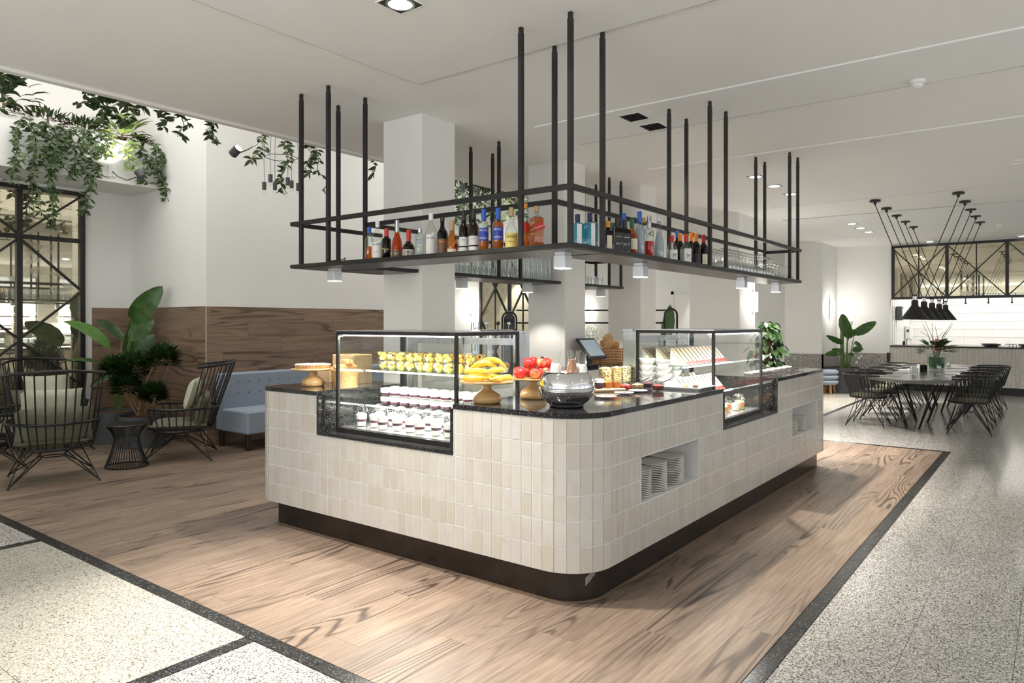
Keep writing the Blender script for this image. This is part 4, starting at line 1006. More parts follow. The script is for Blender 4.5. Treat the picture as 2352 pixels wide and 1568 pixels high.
for i, (du, dw, z, yaw, tilt) in enumerate(((-.075, -.04, .020, .1, 1.5), (-.07, .01, .020, -.1, 1.5), (-.06, .06, .020, .2, 1.45), (.03, -.075, .020, 1.4, 1.5), (.085, -.03, .020, 1.1, -1.5), (.08, .04, .020, .9, 1.5), (.02, .07, .020, 0, 1.5),
                                          (-.055, -.01, .053, .05, 1.3), (.035, -.02, .055, .9, 1.2), (-.02, .03, .072, .2, .7), (.03, .03, .083, -.1, .35))):
    p = bc_+vd*du+FW*dw+Vector((0, 0, z)); a = math.atan2(vd.y, vd.x)+yaw
    put_banana(i, p, Matrix.Rotation(a, 3, 'Z') @ Matrix.Rotation(tilt, 3, 'X'))
# apples
def applemat():
    m, nt, b_ = newmat('apple_skin'); n = N(nt, 'ShaderNodeTexNoise', i_Scale=14.0, i_Detail=3.0); L(nt, coords(nt, (1, 1, .6), 30), n.inputs['Vector'])
    L(nt, ramp(nt, n.outputs[0], [(.35, (.40, .018, .022)), (.58, (.55, .05, .035)), (.72, (.75, .36, .12))]), b_.inputs['Base Color']); b_.inputs['Roughness'].default_value = .22
applemat()
ac = Vector((3.81, 2.725, tt))
for i, (du, dw, z) in enumerate(((-.075, -.06, 0), (0.0, -.10, 0), (.08, -.06, 0), (-.10, .03, 0), (.10, .03, 0), (-.03, .09, 0), (.05, .09, 0), (0, 0, .0), (-.04, -.04, .062), (.045, -.035, .064), (.0, .045, .064), (.09, .01, .06))):
    p = ac+RT*du+FW*dw+Vector((0, 0, z))
    t = thing('apple', 'red apple in the %s layer of the pile on the wooden stand' % ('lower', 'upper')[i > 7], 'apple', p, rnd.uniform(0, 6), 'apples on the wooden stand, %s' % ('lower', 'upper')[i > 7])
    t.rotation_euler = (rnd.uniform(-.35, .35), rnd.uniform(-.35, .35), rnd.uniform(0, 6))
    MB().lathe([(.003, .006), (.014, .001), (.028, .010), (.0365, .028), (.038, .042), (.034, .058), (.022, .067), (.010, .065), (.002, .058)], 16).build('skin', 'apple_skin', t, 80)
    MB().tube([(0, 0, .058), (.002, 0, .07), (.006, .001, .082)], .0015, 5).build('stem', 'twig', t)
# steel bowl of ice with carafes
bw_ = thing('steel_bowl', 'large polished steel cooling bowl on the rounded counter corner', 'bowl', (3.56, 2.305, T))
MB().lathe([(.085, 0), (.10, .004), (.102, .010), (.098, .014)], 40).build('foot_ring', 'cap_black', bw_, 50)
MB().lathe([(.098, .012), (.130, .035), (.156, .070), (.168, .105), (.168, .128), (.158, .165), (.142, .196), (.134, .206), (.130, .207), (.128, .203), (.140, .185), (.154, .150), (.158, .115)], 56).build('shell', 'chrome', bw_, 70)
MB().lathe([(.150, .150), (.10, .160), (.0, .163)], 24).build('ice', 'cream', bw_, 40)['kind'] = 'stuff'
mat('milk', (.88, .87, .84), .3); mat('choc_milk', (.36, .17, .09), .3)
for i, (u_, dw, m, lb) in enumerate(((-.066, -.02, 'milk', 'hourglass milk carafe, leftmost in the steel bowl'), (.028, -.045, 'choc_milk', 'hourglass carafe of brown chocolate milk in the steel bowl'), (.088, -.02, 'milk', 'hourglass milk carafe, rightmost in the steel bowl'), (.055, .06, 'milk', 'hourglass milk carafe at the back of the steel bowl'))):
    p = Vector((3.56, 2.305, T+.1655))+RT*u_+FW*dw
    t = thing('milk_carafe', lb, 'carafe', p, 0, 'carafes in the steel bowl')
    hf = .115 if m == 'choc_milk' else (.085 if i else .09)
    prof = [(.030, 0), (.033, .01), (.035, .04), (.032, .07), (.026, .092), (.0235, .105), (.025, .125), (.032, .155), (.035, .165)]
    MB().lathe([(0, .001)]+prof, 18).build('glass', 'glass', t, 60)
    MB().lathe([(0, .003)]+[(r_-.002, z) for r_, z in prof if z < hf]+[(.0225, hf), (0, hf)], 18).build('milk_fill', m, t, 60)
# small plates with spoons
for i, (u_, v_, lb) in enumerate(((1392, 915, 'small white plate with a spoon right of the steel bowl, nearest'), (1433, 906, 'small white plate with a spoon in front of the jam, middle one'), (1465, 901, 'small white plate with a spoon by the topping bowls, farthest'))):
    p = at(u_, v_, z=T)
    t = thing('small_plate', lb, 'plate', (p.x+.02, p.y+.01, T), 0, 'small plates by the toppings')
    MB().lathe([(0, .004), (.035, .003), (.042, .004), (.068, .013), (.069, .015), (.045, .008), (0, .007)], 28).build('plate', 'porcelain', t, 60)
    t = thing('teaspoon', 'steel teaspoon lying on the %s' % lb[:lb.index(' with')]+(', nearest', ', middle', ', farthest')[i], 'spoon', (p.x+.02, p.y+.01, T+.0155), .6, 'teaspoons on plates')
    MB().sph((-.03, 0, .002), .014, 10, 5, (1.3, .8, .18)).build('bowl', 'chrome', t, 80); MB().tube([(-.015, 0, .002), (.02, 0, .004), (.07, 0, .002)], .002, 6).build('handle', 'chrome', t)
# jam jars on wooden board
p = at(1402, 900, z=T); jb = thing('wooden_board', 'small round-edged wooden board carrying the jam jars', 'board', (p.x+.05, p.y+.05, T), -.6)
MB().cbox(-.12, .12, -.055, .055, 0, .022, .006).build('board', 'beech', jb)
noisy('jam_orange', (.55, .14, .01), (.75, .26, .02), 30, .2); noisy('cloth_white', (.62, .60, .62), (.80, .78, .80), 60, .7, bmp=.5)
for i, (dx, m, lb) in enumerate(((-.07, 'berry', 'squat jar of dark berry jam under a gathered pale cover'), (.0, 'jam_orange', 'squat jar of orange jam, left of two on the wooden board'), (.07, 'jam_orange', 'squat jar of orange jam, right of two on the wooden board'))):
    q_ = jb.matrix_basis @ Vector((dx, 0, .0225)); 
    q_ = Matrix.Translation(jb.location) @ Matrix.Rotation(-.6, 4, 'Z') @ Vector((dx, 0, .0225))
    t = thing('jam_jar', lb, 'jar', q_, 0, 'jam jars')
    MB().lathe([(0, .001), (.030, 0), (.034, .008), (.034, .045), (.029, .055)], 16).build('glass', 'glass', t, 50)
    MB().lathe([(0, .003), (.030, .003), (.032, .043), (0, .044)], 16).build('jam', m, t, 50)
    if i == 0: MB().lathe([(.040, .042), (.036, .052), (.033, .062), (.02, .070), (0, .072)], 16).build('cloth_cover', 'cloth_white', t, 30)
# cereal jars
def cereal(nm, c):
    m, nt, b_ = newmat(nm); vo = N(nt, 'ShaderNodeTexVoronoi', i_Scale=95.0); L(nt, coords(nt, (1, 1, 1.6)), vo.inputs['Vector']); sp_ = N(nt, 'ShaderNodeSeparateColor'); L(nt, vo.outputs['Color'], sp_.inputs[0])
    L(nt, ramp(nt, sp_.outputs[0], c, 'CONSTANT'), b_.inputs['Base Color']); b_.inputs['Roughness'].default_value = .7; bump(nt, b_, vo.outputs['Distance'], .8, .004)
cereal('granola', [(0, (.20, .10, .03)), (.25, (.62, .42, .16)), (.6, (.80, .62, .30)), (.9, (.85, .76, .55))]); cereal('muesli', [(0, (.12, .10, .04)), (.2, (.40, .38, .16)), (.5, (.75, .68, .42)), (.8, (.85, .80, .64))])
cereal('red_berries', [(0, (.35, .01, .012)), (.4, (.60, .03, .03)), (.8, (.75, .20, .16))]); cereal('dark_berries', [(0, (.03, .006, .012)), (.5, (.08, .012, .03)), (.85, (.16, .04, .06))]); cereal('goji', [(0, (.10, .012, .01)), (.5, (.20, .02, .015)), (.85, (.30, .06, .05))])
for i, (u_, v_, m, lb) in enumerate(((1394, 886, 'granola', 'wide glass jar of crunchy golden granola, leftmost jar'), (1420, 886, 'granola', 'tall glass jar of granola between two other cereal jars'), (1441, 882, 'muesli', 'glass jar of pale muesli with seeds beside the white bowls'))):
    p = at(u_, v_, z=T); rr = (.055, .042, .045)[i]; hh = (.15, .155, .15)[i]
    t = thing('cereal_jar', lb, 'jar', (p.x+.03, p.y+.03, T), 0, 'cereal jars')
    MB().lathe([(0, .001), (rr*.9, 0), (rr, .01), (rr, hh), (rr*1.03, hh+.005)], 20).build('glass', 'glass', t, 50)
    MB().lathe([(0, .004), (rr*.93, .006), (rr*.96, hh*.9), (rr*.5, hh*.97), (0, hh)], 18).build('cereal', m, t, 60)['kind'] = 'stuff'
# topping bowls with spoons
for i, (u_, v_, m, lb) in enumerate(((1438, 898, 'red_berries', 'low glass bowl of bright red dried berries with a spoon'), (1466, 896, 'granola', 'low glass bowl of golden granola topping with a spoon'), (1488, 893, 'dark_berries', 'low glass bowl of dark purple berries with a spoon'), (1513, 899, 'goji', 'low glass bowl of dark red berries with a spoon, nearest the white tray'))):
    p = at(u_, v_, z=T); p = Vector((p.x+.03, p.y+.02, T))
    t = thing('topping_bowl', lb, 'bowl', p, 0, 'topping bowls')
    MB().lathe([(0, .004), (.034, .001), (.038, 0), (.041, .010), (.046, .052), (.0475, .054)], 20).build('glass', 'glass', t, 50)
    MB().lathe([(0, .008), (.038, .009), (.043, .040), (.02, .047), (0, .049)], 16).build('topping', m, t, 60)['kind'] = 'stuff'
    s_ = thing('serving_spoon', 'dark-handled spoon resting in the %s' % lb[lb.index('bowl'):lb.index(' with')], 'spoon', p+Vector((0, 0, .052)), -.45-.1*i, 'topping spoons')
    MB().sph((0, 0, 0), .013, 8, 5, (1.3, .8, .3)).build('bowl', 'chrome', s_, 80); MB().tube([(0, 0, 0), (.04, 0, .014), (.10, 0, .034)], .003, 6).build('handle', 'black_steel', s_)
# stacked white bowls
def bowl_mesh():
    return MB().lathe([(0, .004), (.030, 0), (.036, .001), (.040, .006), (.060, .030), (.067, .052), (.068, .055), (.064, .053), (.055, .030), (.036, .011), (0, .009)], 28)
bme_ = bowl_mesh().build('white_bowl', 'porcelain', None, 60); first = True
for i, (u_, v_, n) in enumerate(((1527, 890, 4), (1490, 884, 4), (1463, 880, 4), (1550, 880, 4), (1518, 873, 4))):
    p = at(u_, v_, z=T)
    for k in range(n):
        o = bme_ if first else link('white_bowl', bme_.data); first = False
        o.location = (p.x+.04, p.y+.03, T+.0515*k)
        tag(o, 'white porcelain bowl in the %s' % ('near stack beside the dark red topping', 'middle front stack', 'leftmost stack beside the cereal jars', 'stack nearest the sandwich case', 'hidden rear stack')[i], 'bowl', 'white bowls, stack %s' % ORD[i])
# white tray with bread and a knife
t = thing('serving_tray', 'rectangular white porcelain tray by the sandwich case', 'tray', (5.075, 2.19, T), .0)
MB().add([(-.12, -.12, .004), (.12, -.12, .004), (.12, .15, .004), (-.12, .15, .004), (-.145, -.15, .024), (.145, -.15, .024), (.145, .18, .024), (-.145, .18, .024), (-.145, -.15, .019), (.145, -.15, .019), (.145, .18, .019), (-.145, .18, .019), (-.12, -.12, 0), (.12, -.12, 0), (.12, .15, 0), (-.12, .15, 0)],
         [(0, 1, 2, 3), (0, 4, 5, 1), (1, 5, 6, 2), (2, 6, 7, 3), (3, 7, 4, 0), (4, 8, 9, 5), (5, 9, 10, 6), (6, 10, 11, 7), (7, 11, 8, 4), (8, 12, 13, 9), (9, 13, 14, 10), (10, 14, 15, 11), (11, 15, 12, 8), (12, 15, 14, 13)]).build('tray', 'porcelain', t)
for k in range(2):
    o = MB().sph((0, 0, 0), .03, 12, 6, (1.2, .75, .45)).build('bread_roll', 'choc' if k else 'bread', None, 80, (5.07+.05*k, 2.22-.06*k, T+.018)); tag(o, ('brown roll on the white tray', 'dark rye slice on the white tray')[k], 'bread')
t = thing('butter_knife', 'steel knife laid across the white tray', 'knife', (5.09, 2.10, T+.025), 1.2)
MB().cbox(-.01, .09, -.007, .007, 0, .0015, .0005).build('blade', 'chrome', t); MB().cbox(-.10, -.01, -.005, .005, 0, .004, .001).build('handle', 'chrome', t)
# cutlery rolls at the far right end
noisy('napkin', (.42, .36, .34), (.52, .48, .46), 40, .85)
for i in range(14):
    x = 6.70+.098*i; lb = 'paper napkin roll with cutlery, %s from the sandwich case' % ORD[i]
    t = thing('cutlery_roll', lb, 'cutlery roll', (x, 2.25+.01*math.sin(i*3), T), -.55+.08*math.sin(i*5), 'cutlery rolls')
    MB().lathe([(.0, -.07), (.012, -.07), (.014, .02), (.011, .05), (0, .05)], 10).build('napkin', 'napkin', t, 50, (0, .06, .014), (PI/2, 0, 0))
    for k in (-1, 0, 1):
        MB().cbox(-.0055, .0055, -.19, -.01, 0, .003, .001).build('cutlery', 'chrome' if k == 1 else 'black_steel', t, None, (.010*k, .02, .016+.004*(k == 0)), (0, 0, .06*k))
# till, basket, herb pot on the back worktop
t = thing('till', 'black touch-screen till with a pale blue screen tilted on its stand', 'till', (7.0, 4.2, T), -.05)
MB().cbox(-.11, .11, -.08, .08, 0, .03, .01).build('base', 'black_plastic', t); MB().cyl((0, .02, .02), (0, .05, .18), .03, .025, 10).build('stand', 'black_plastic', t)
s_ = MB().cbox(-.18, .18, -.02, .012, -.15, .15, .012).build('screen_housing', 'black_plastic', t, None, (0, .0, .20), (-.70, 0, 0)); MB().box(-.15, .15, -.0215, -.0202, -.115, .115).build('display', 'screen', s_)
t = thing('bread_basket', 'pierced tan basket holding a board and loaves', 'basket', (7.62, 4.32, T), -.55)
mat('rattan', (.45, .20, .05), .6)
for k in range(6): MB().cbox(-.17, .17, -.12, .12, .0+.034*k, .016+.034*k, .003).build('band', 'rattan', t) if k in (0, 5) else MB().box(-.17, .17, -.12, -.112, .034*k, .034*k+.016).box(-.17, .17, .112, .12, .034*k, .034*k+.016).box(-.17, -.162, -.112, .112, .034*k, .034*k+.016).box(.162, .17, -.112, .112, .034*k, .034*k+.016).build('band', 'rattan', t)
bs = MB()
for k in range(15): bs.box(-.168+.0235*k, -.158+.0235*k, -.118, -.113, 0, .19)
for k in range(11): bs.box(-.168, -.163, -.115+.0215*k, -.105+.0215*k, 0, .19)
bs.build('uprights', 'rattan', t)['kind'] = 'stuff'
o = MB().sph((0, 0, 0), .075, 14, 8, (1, .15, 1.35)).build('round_board', 'bread', None, 70, (7.50, 4.27, T+.27), (0, .2, -.6)); tag(o, 'oval wooden board standing in the tan basket', 'board')
for k in range(3):
    o = MB().cbox(-.05, .05, -.06, .06, -.05, .06, .022).build('loaf', 'bread' if k else 'pastry', None, 50, (7.55+.09*k, 4.33-.01*k, T+.245-.012*k), (0, .1*k, -.5)); tag(o, ('small loaf beside the oval board', 'tall pale loaf in the tan basket, middle', 'loaf at the right end of the tan basket')[k], 'loaf', 'loaves in the basket')
t = thing('herb_pot', 'bushy green herb with white blossom standing behind the till', 'potted herb', (7.72, 4.62, T))
MB().lathe([(0, 0), (.06, 0), (.075, .14), (.07, .14), (.06, .02)], 16).build('pot', 'pot_grey', t, 40)
b = MB(); r2 = random.Random(5)
for k in range(220):
    a = r2.uniform(0, 6.28); e_ = r2.uniform(.1, 1.4); r_ = r2.uniform(.07, .17); p = Vector((math.cos(a)*math.cos(e_)*r_, math.sin(a)*math.cos(e_)*r_,   .20+math.sin(e_)*r_*1.6)); d = Vector((math.cos(a), math.sin(a), .8)).normalized()*.035
    b.leaf(p, p+d, .011, seg=2)
mat('herb', (.34, .42, .24), .6); b.build('foliage', 'herb', t)['kind'] = 'stuff'
b = MB()
for k in range(24):
    a = r2.uniform(0, 6.28); r_ = r2.uniform(.02, .15); b.sph((math.cos(a)*r_, math.sin(a)*r_, .34+r2.uniform(0, .14)), .008, 5, 3)
b.build('blossom', 'cap_white', t)['kind'] = 'stuff'
# chrome tap tower
t = thing('tap_tower', 'polished chrome beer tap tower behind the dessert case', 'tap', (5.38, 4.40, T), -.6)
MB().cyl((-.12, 0, 0), (-.12, 0, .50), .04, None, 18).cyl((.02, 0, 0), (.02, 0, .40), .03, None, 14).cyl((-.12, 0, .40), (.26, 0, .40), .032, None, 14).build('tower', 'chrome', t, 50)
for k in range(3):
    x = -.02+.11*k
    MB().cyl((x, -.02, .40), (x, -.10, .40), .016, None, 10).cyl((x, -.09, .40), (x, -.10, .34), .010, None, 8).build('spout', 'chrome', t, 50)
    MB().cyl((x, -.05, .41), (x, -.06, .47), .006, None, 8).sph((x, -.062, .49), .02, 10, 6).build('handle', 'black_plastic' if k == 1 else 'chrome', t, 60)
t = thing('coffee_tap', 'chrome coffee tap with black knobs behind the apples', 'tap', (5.88, 4.22, T), -.6)
MB().cyl((0, 0, 0), (0, 0, .10), .02, None, 12).cyl((0, 0, .09), (.09, -.02, .13), .012, None, 10).build('body', 'chrome', t, 50); MB().sph((.10, -.02, .135), .022, 10, 6).sph((-.02, 0, .115), .018, 10, 6).build('knob', 'black_plastic', t, 60)
# wooden crates and croissants left of the dessert case
def crate(label, loc, rz, w_, d_, h_):
    t = thing('wooden_crate', label, 'crate', loc, rz, 'wooden crates'); h2 = w_/2; e2 = d_/2
    for a in ((-h2, h2, -e2, -e2+.012, 0, h_), (-h2, h2, e2-.012, e2, 0, h_), (-h2, -h2+.012, -e2+.012, e2-.012, 0, h_), (h2-.012, h2, -e2+.012, e2-.012, 0, h_)): MB().cbox(*a, .002).build('side_board', 'beech', t)
    MB().box(-h2+.012, h2-.012, -e2+.012, e2-.012, 0, .012).build('bottom_board', 'beech', t)
    for sx in (-1, 1):
        for z in (.03, h_-.025): MB().cyl((sx*(h2-.01), -e2-.001, z), (sx*(h2-.01), -e2+.002, z), .004, None, 8).build('nail', 'cap_black', t)
    return t
crate('tall pale wooden crate between the tart and the dessert case', (3.89, 4.62, T), -PI/2, .26, .20, .235); crate('low wooden crate tucked behind the tart stand', (3.86, 4.86, T), -PI/2, .16, .16, .10)
t = thing('bread_board', 'round wooden board of croissants beside the dessert case', 'board', (3.62, 4.375, T), 0)
MB().lathe([(0, 0), (.09, 0), (.10, .10), (.115, .12), (.115, .135), (0, .135)], 24).build('board', 'acacia', t, 40)
for i in range(6):
    a = i*PI/3; c_ = thing('croissant', 'golden croissant in the %s layer on the round board' % ('lower', 'upper')[i > 3], 'croissant', (3.62+.05*math.cos(a)*(i < 4), 4.375+.05*math.sin(a)*(i < 4), T+.155+.035*(i > 3)), a, 'croissants %s' % ('lower', 'upper')[i > 3])
    pts = [(.06*math.sin(q_), .05*math.cos(q_)-.03, 0) for q_ in [(-1.3+2.6*k/8) for k in range(9)]]; b = MB(); n = 8
    for k in range(8): b.sph(pts[k], (.010, .017, .022, .026, .026, .022, .017, .010)[k], 8, 5)
    b.build('crust', 'pastry', c_, 60)
# plates in the niches
def plate_mesh(r_):
    return MB().lathe([(0, .002), (r_*.55, 0), (r_*.62, .001), (r_*.97, .013), (r_, .016), (r_*.985, .0175), (r_*.62, .006), (0, .005)], 32)
pA = plate_mesh(.115).build('dinner_plate', 'bone', None, 60); pB = plate_mesh(.085).build('side_plate', 'bone', None, 60); fA = fB = True
for x, y, n, big, lb in ((4.52, 2.115, 16, 1, 'right stack in the niche nearest the corner'), (4.26, 2.115, 16, 1, 'middle stack in the niche nearest the corner'), (4.04, 2.085, 15, 0, 'left stack in the niche nearest the corner'),
                         (7.52, 2.115, 12, 1, 'right stack in the far niche'), (7.22, 2.085, 12, 0, 'left stack in the far niche')):
    for k in range(n):
        if big: o = pA if fA else link('dinner_plate', pA.data); fA = False
        else: o = pB if fB else link('side_plate', pB.data); fB = False
        o.location = (x+rnd.uniform(-.0015, .0015), y+rnd.uniform(-.0015, .0015), NZ0+.0045+.0112*k)
        tag(o, 'white %s plate in the %s' % (('small', 'large')[big], lb), 'plate', 'plates, '+lb)
# ================================================================== lounge corner
def ring(rx, ry, z, a0=0, a1=2*PI, n=32, yo=0): return [(rx*math.sin(a0+(a1-a0)*i/n), yo-ry*math.cos(a0+(a1-a0)*i/n), z) for i in range(n+1)]
def wire_legs(t, fx, fy, zs, nm='leg', r=.0065):
    for sx in (-1, 1):
        for sy in (-1, 1):
            f = (sx*fx, sy*fy, .012); b = MB()
            b.tube([f, (sx*fx*.62, sy*fy*.10, zs)], r, 6).tube([f, (sx*fx*.20, sy*fy*.55, zs)], r, 6).tube([f, (sx*.10, sy*.07, zs*.68), (sx*.13, sy*.05, zs)], r, 6)
            b.cyl((f[0], f[1], 0), (f[0], f[1], .014), .013, .010, 10)
            b.build(nm, 'black_wire', t, 50)
    MB().tube([(.10*math.cos(a), .07*math.sin(a), zs*.68) for a in [2*PI*i/16 for i in range(16)]], r*.8, 6, closed=True).build('hub_ring', 'black_wire', t, 50)
def lounge_chair(label, loc, rz):
    t = thing('wire_lounge_chair', label, 'lounge chair', loc, rz, 'wire lounge chairs')
    zs, za = .335, .585
    MB().tube(ring(.345, .345, zs)[:-1], .013, 8, closed=True).build('seat_ring', 'black_wire', t, 50)
    am = 2.35; arm = ring(.40, .42, za, -am, am, 30)
    MB().tube([(x, y, z+.03*max(0, y)) for x, y, z in arm], .014, 8).build('arm_rail', 'black_wire', t, 50)
    tm = 1.30; top = [(.445*math.sin(a), -.60*math.cos(a)*.86-.08, 1.10-.05*abs(math.sin(a))**2) for a in [-tm+2*tm*i/24 for i in range(25)]]
    MB().tube(top, .015, 8).build('top_rail', 'black_wire', t, 50)
    for i in range(25):
        a = -am+2*am*i/24; p0 = (.345*math.sin(a), -.345*math.cos(a), zs); p1 = (.40*math.sin(a), -.42*math.cos(a), za+.03*max(0, -.42*math.cos(a)))
        pts = [p0, p1]
        if abs(a) < 1.34:
            q_ = max(-tm, min(tm, a*1.0)); pts.append((.445*math.sin(q_), -.60*math.cos(q_)*.86-.08, 1.10-.05*math.sin(q_)**2))
        MB().tube(pts, .0072, 6).build('spindle', 'black_wire', t, 60)
    b = MB()
    for k in range(7): x = -.28+.093*k; w_ = math.sqrt(max(0, .34**2-x*x)); b.tube([(x, -w_, zs-.004), (x, w_, zs-.004)], .005, 5)
    b.build('seat_wires', 'black_wire', t)
    wire_legs(t, .37, .36, zs)
    return t
def cushion_mesh(w_, d_, h_, n=10):
    b = MB(); vs = []; fs = []
    for s_ in (1, -1):
        for i in range(n+1):
            for j in range(n+1):
                u_, v_ = -1+2*i/n, -1+2*j/n; e_ = max(0, (1-abs(u_)**3.2)*(1-abs(v_)**3.2))**.45
                k = 1-.05*(1-e_)*0
                vs.append((u_*w_/2*(1-.06*(1-abs(v_)**2)*abs(u_)**6), v_*d_/2*(1-.06*(1-abs(u_)**2)*abs(v_)**6), s_*h_/2*e_+.004*math.sin(7*u_+3*v_)*e_))
    m = (n+1)**2
    for i in range(n):
        for j in range(n):
            a = i*(n+1)+j; fs.append((a, a+n+1, a+n+2, a+1)); fs.append((m+a, m+a+1, m+a+n+2, m+a+n+1))
    return b.add(vs, fs)
def cushions(chair, where, pillow=True):
    M = Matrix.Translation(chair.location) @ Matrix.Rotation(chair.rotation_euler.z, 4, 'Z')
    def cu(lb, w_, d_, h_, m, p, rx, grp):
        o = cushion_mesh(w_, d_, h_).build('cushion', m, None, 80); o.matrix_world = M @ Matrix.Translation(p) @ Matrix.Rotation(rx, 4, 'X'); tag(o, lb, 'cushion', grp)
    cu('flat sage green seat cushion in '+where, .62, .62, .10, 'sage_cloth', (0, .0, .395), 0, 'seat cushions')
    cu('upright sage green back cushion in '+where, .66, .36, .13, 'sage_cloth', (0, -.245, .56), PI/2+.20, 'back cushions')
    if pillow: cu('pale green scatter pillow in '+where, .52, .36, .12, 'pale_sage', (-.02, -.13, .735), PI/2+.30, 'scatter pillows')
def face_to(dx, dy): return math.atan2(dy, dx)-PI/2
ch1 = lounge_chair('black wire lounge chair in the foreground, seen from behind', (2.885, 7.94, 0), face_to(.22, .69)); cushions(ch1, 'the foreground lounge chair')
ch2 = lounge_chair('black wire lounge chair facing left beside the blue sofa', (4.24, 8.05, 0), face_to(-.62, .42)); cushions(ch2, 'the chair beside the blue sofa')
ch3 = lounge_chair('black wire lounge chair standing in front of the big mirror', (3.50, 9.74, 0), face_to(-.05, -.95)); cushions(ch3, 'the chair before the mirror')
ch4 = lounge_chair('black wire lounge chair cut by the left picture edge', (2.62, 9.12, 0), face_to(.9, -.15)); cushions(ch4, 'the chair at the left picture edge', False)
# wire side table
t = thing('wire_side_table', 'black wire hourglass side table between the two lounge chairs', 'side table', (3.62, 8.0, 0))
MB().lathe([(0, .462), (.205, .462), (.212, .456), (.205, .448), (0, .448)], 32).build('table_top', 'black_steel', t, 40)
MB().tube([(.21*math.cos(a), .21*math.sin(a), .008) for a in [2*PI*i/32 for i in range(32)]], .008, 6, closed=True).build('base_ring', 'black_wire', t, 50)
for k in range(44):
    a = 2*PI*k/44; MB().tube([(r_*math.cos(a), r_*math.sin(a), z) for r_, z in ((.20, .45), (.15, .38), (.122, .32), (.122, .28), (.150, .17), (.21, .008))], .0036, 4).build('wire', 'black_wire', t)
# blue sofa
sf = thing('blue_sofa', 'light blue buttoned sofa along the wood-panelled wall', 'sofa', (4.90, 8.45, 0))
SL = 2.9
MB().cbox(0, SL, -.17, -.01, .20, .915, .02).build('backrest', 'blue_cloth', sf); MB().cbox(.0, SL, -.72, -.15, .20, .475, .018).build('seat', 'blue_cloth', sf)
for i in range(18):
    for j, z in enumerate((.80, .66)):
        MB().sph((.22+.15*i+.0*j, -.172, z), .013, 8, 5, (1, .5, 1)).build('button', 'blue_button', sf, 60)
for x in (.05, SL-.1):
    for y in (-.08, -.66): MB().cbox(x-.03, x+.03, y-.03, y+.03, 0, .20, .004).build('leg', 'dark_wood', sf)
# pots and plants
def pot(t, r, h, m='pot_grey'):
    MB().lathe([(r*.97, 0), (r, .005), (r, h), (r-.015, h), (r-.02, h-.05)], 36).build('pot', m, t, 40)
    MB().lathe([(r-.016, h-.035), (0, h-.02)], 24).build('bark_mulch', 'bark_soil', t)
def big_leaf(t, root, base, tip, w_, m, droop=.06, up=(0, 0, 1)):
    root, base, tip = [Vector(p)-t.location for p in (root, base, tip)]
    mid = (root+base)/2+Vector((0, 0, .05))
    MB().tube([root, mid, base], .012, 6, r1=.007).build('petiole', 'stem_green', t, 60)
    o = MB().leaf(base, tip, w_*1.12, up, 14, droop, .28, pw=.6, wav=.006).build('leaf', m, t, 80); return o
p1 = thing('banana_plant', 'tall broad-leaved plant in a grey pot against the wood panelling', 'plant', (4.30, 9.86, 0)); pot(p1, .29, .40)
D1 = 9.35
def sp3(u, v, d): return at(u, v, d=d)
for ru, rv, bu, bv, tu, tv, d0, d1, w_, m, up in ((272, 925, 304, 738, 374, 657, 9.35, 9.3, .25, 'banana_leaf', (-.3, -1, .4)), (262, 920, 252, 802, 146, 738, 9.2, 8.9, .30, 'banana_leaf_lit', (.2, -.6, 1)), (268, 920, 280, 780, 219, 733, 9.45, 9.5, .16, 'dark_leaf', (0, -.8, .8)),
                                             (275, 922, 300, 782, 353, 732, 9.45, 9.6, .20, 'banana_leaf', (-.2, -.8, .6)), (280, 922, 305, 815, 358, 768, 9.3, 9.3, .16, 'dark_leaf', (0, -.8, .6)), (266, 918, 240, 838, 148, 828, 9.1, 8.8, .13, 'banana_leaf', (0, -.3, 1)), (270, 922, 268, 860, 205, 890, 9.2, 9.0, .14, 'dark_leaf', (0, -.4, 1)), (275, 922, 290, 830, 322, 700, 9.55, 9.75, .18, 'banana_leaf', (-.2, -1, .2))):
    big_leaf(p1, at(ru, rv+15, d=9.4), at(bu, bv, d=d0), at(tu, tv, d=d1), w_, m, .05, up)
p2 = thing('bushy_dracaena', 'bushy dark green plant with bare tan stems in a low grey pot', 'plant', (4.36, 9.20, 0)); pot(p2, .275, .385)
r2 = random.Random(9)
for (u_, v_, d_, rr) in ((375, 822, 8.68, .20), (305, 845, 8.85, .25), (264, 848, 8.85, .18), (352, 905, 8.75, .16), (290, 885, 8.95, .2)):
    c = at(u_, v_, d=d_)-p2.location; st = Vector((r2.uniform(-.1, .1), r2.uniform(-.1, .1), .38))
    for k in range(4):
        o1 = Vector((r2.uniform(-.07, .07), r2.uniform(-.07, .07), 0)); MB().tube([st+o1, (st+c)/2+o1*1.5+Vector((0, 0, .03)), c+o1], .007, 5, r1=.004).build('bare_stem', 'root_tan', p2)
    b = MB()
    for k in range(620):
        a = r2.uniform(0, 6.28); e_ = math.asin(r2.uniform(-.7, 1)); d = Vector((math.cos(a)*math.cos(e_), math.sin(a)*math.cos(e_), math.sin(e_)*.8)); p = c+d*rr*r2.uniform(.35, .85)
        b.leaf(p, p+(d+Vector((0, 0, .35))).normalized()*.10, .036, seg=3)
    b.build('foliage', 'dark_leaf', p2)['kind'] = 'stuff'

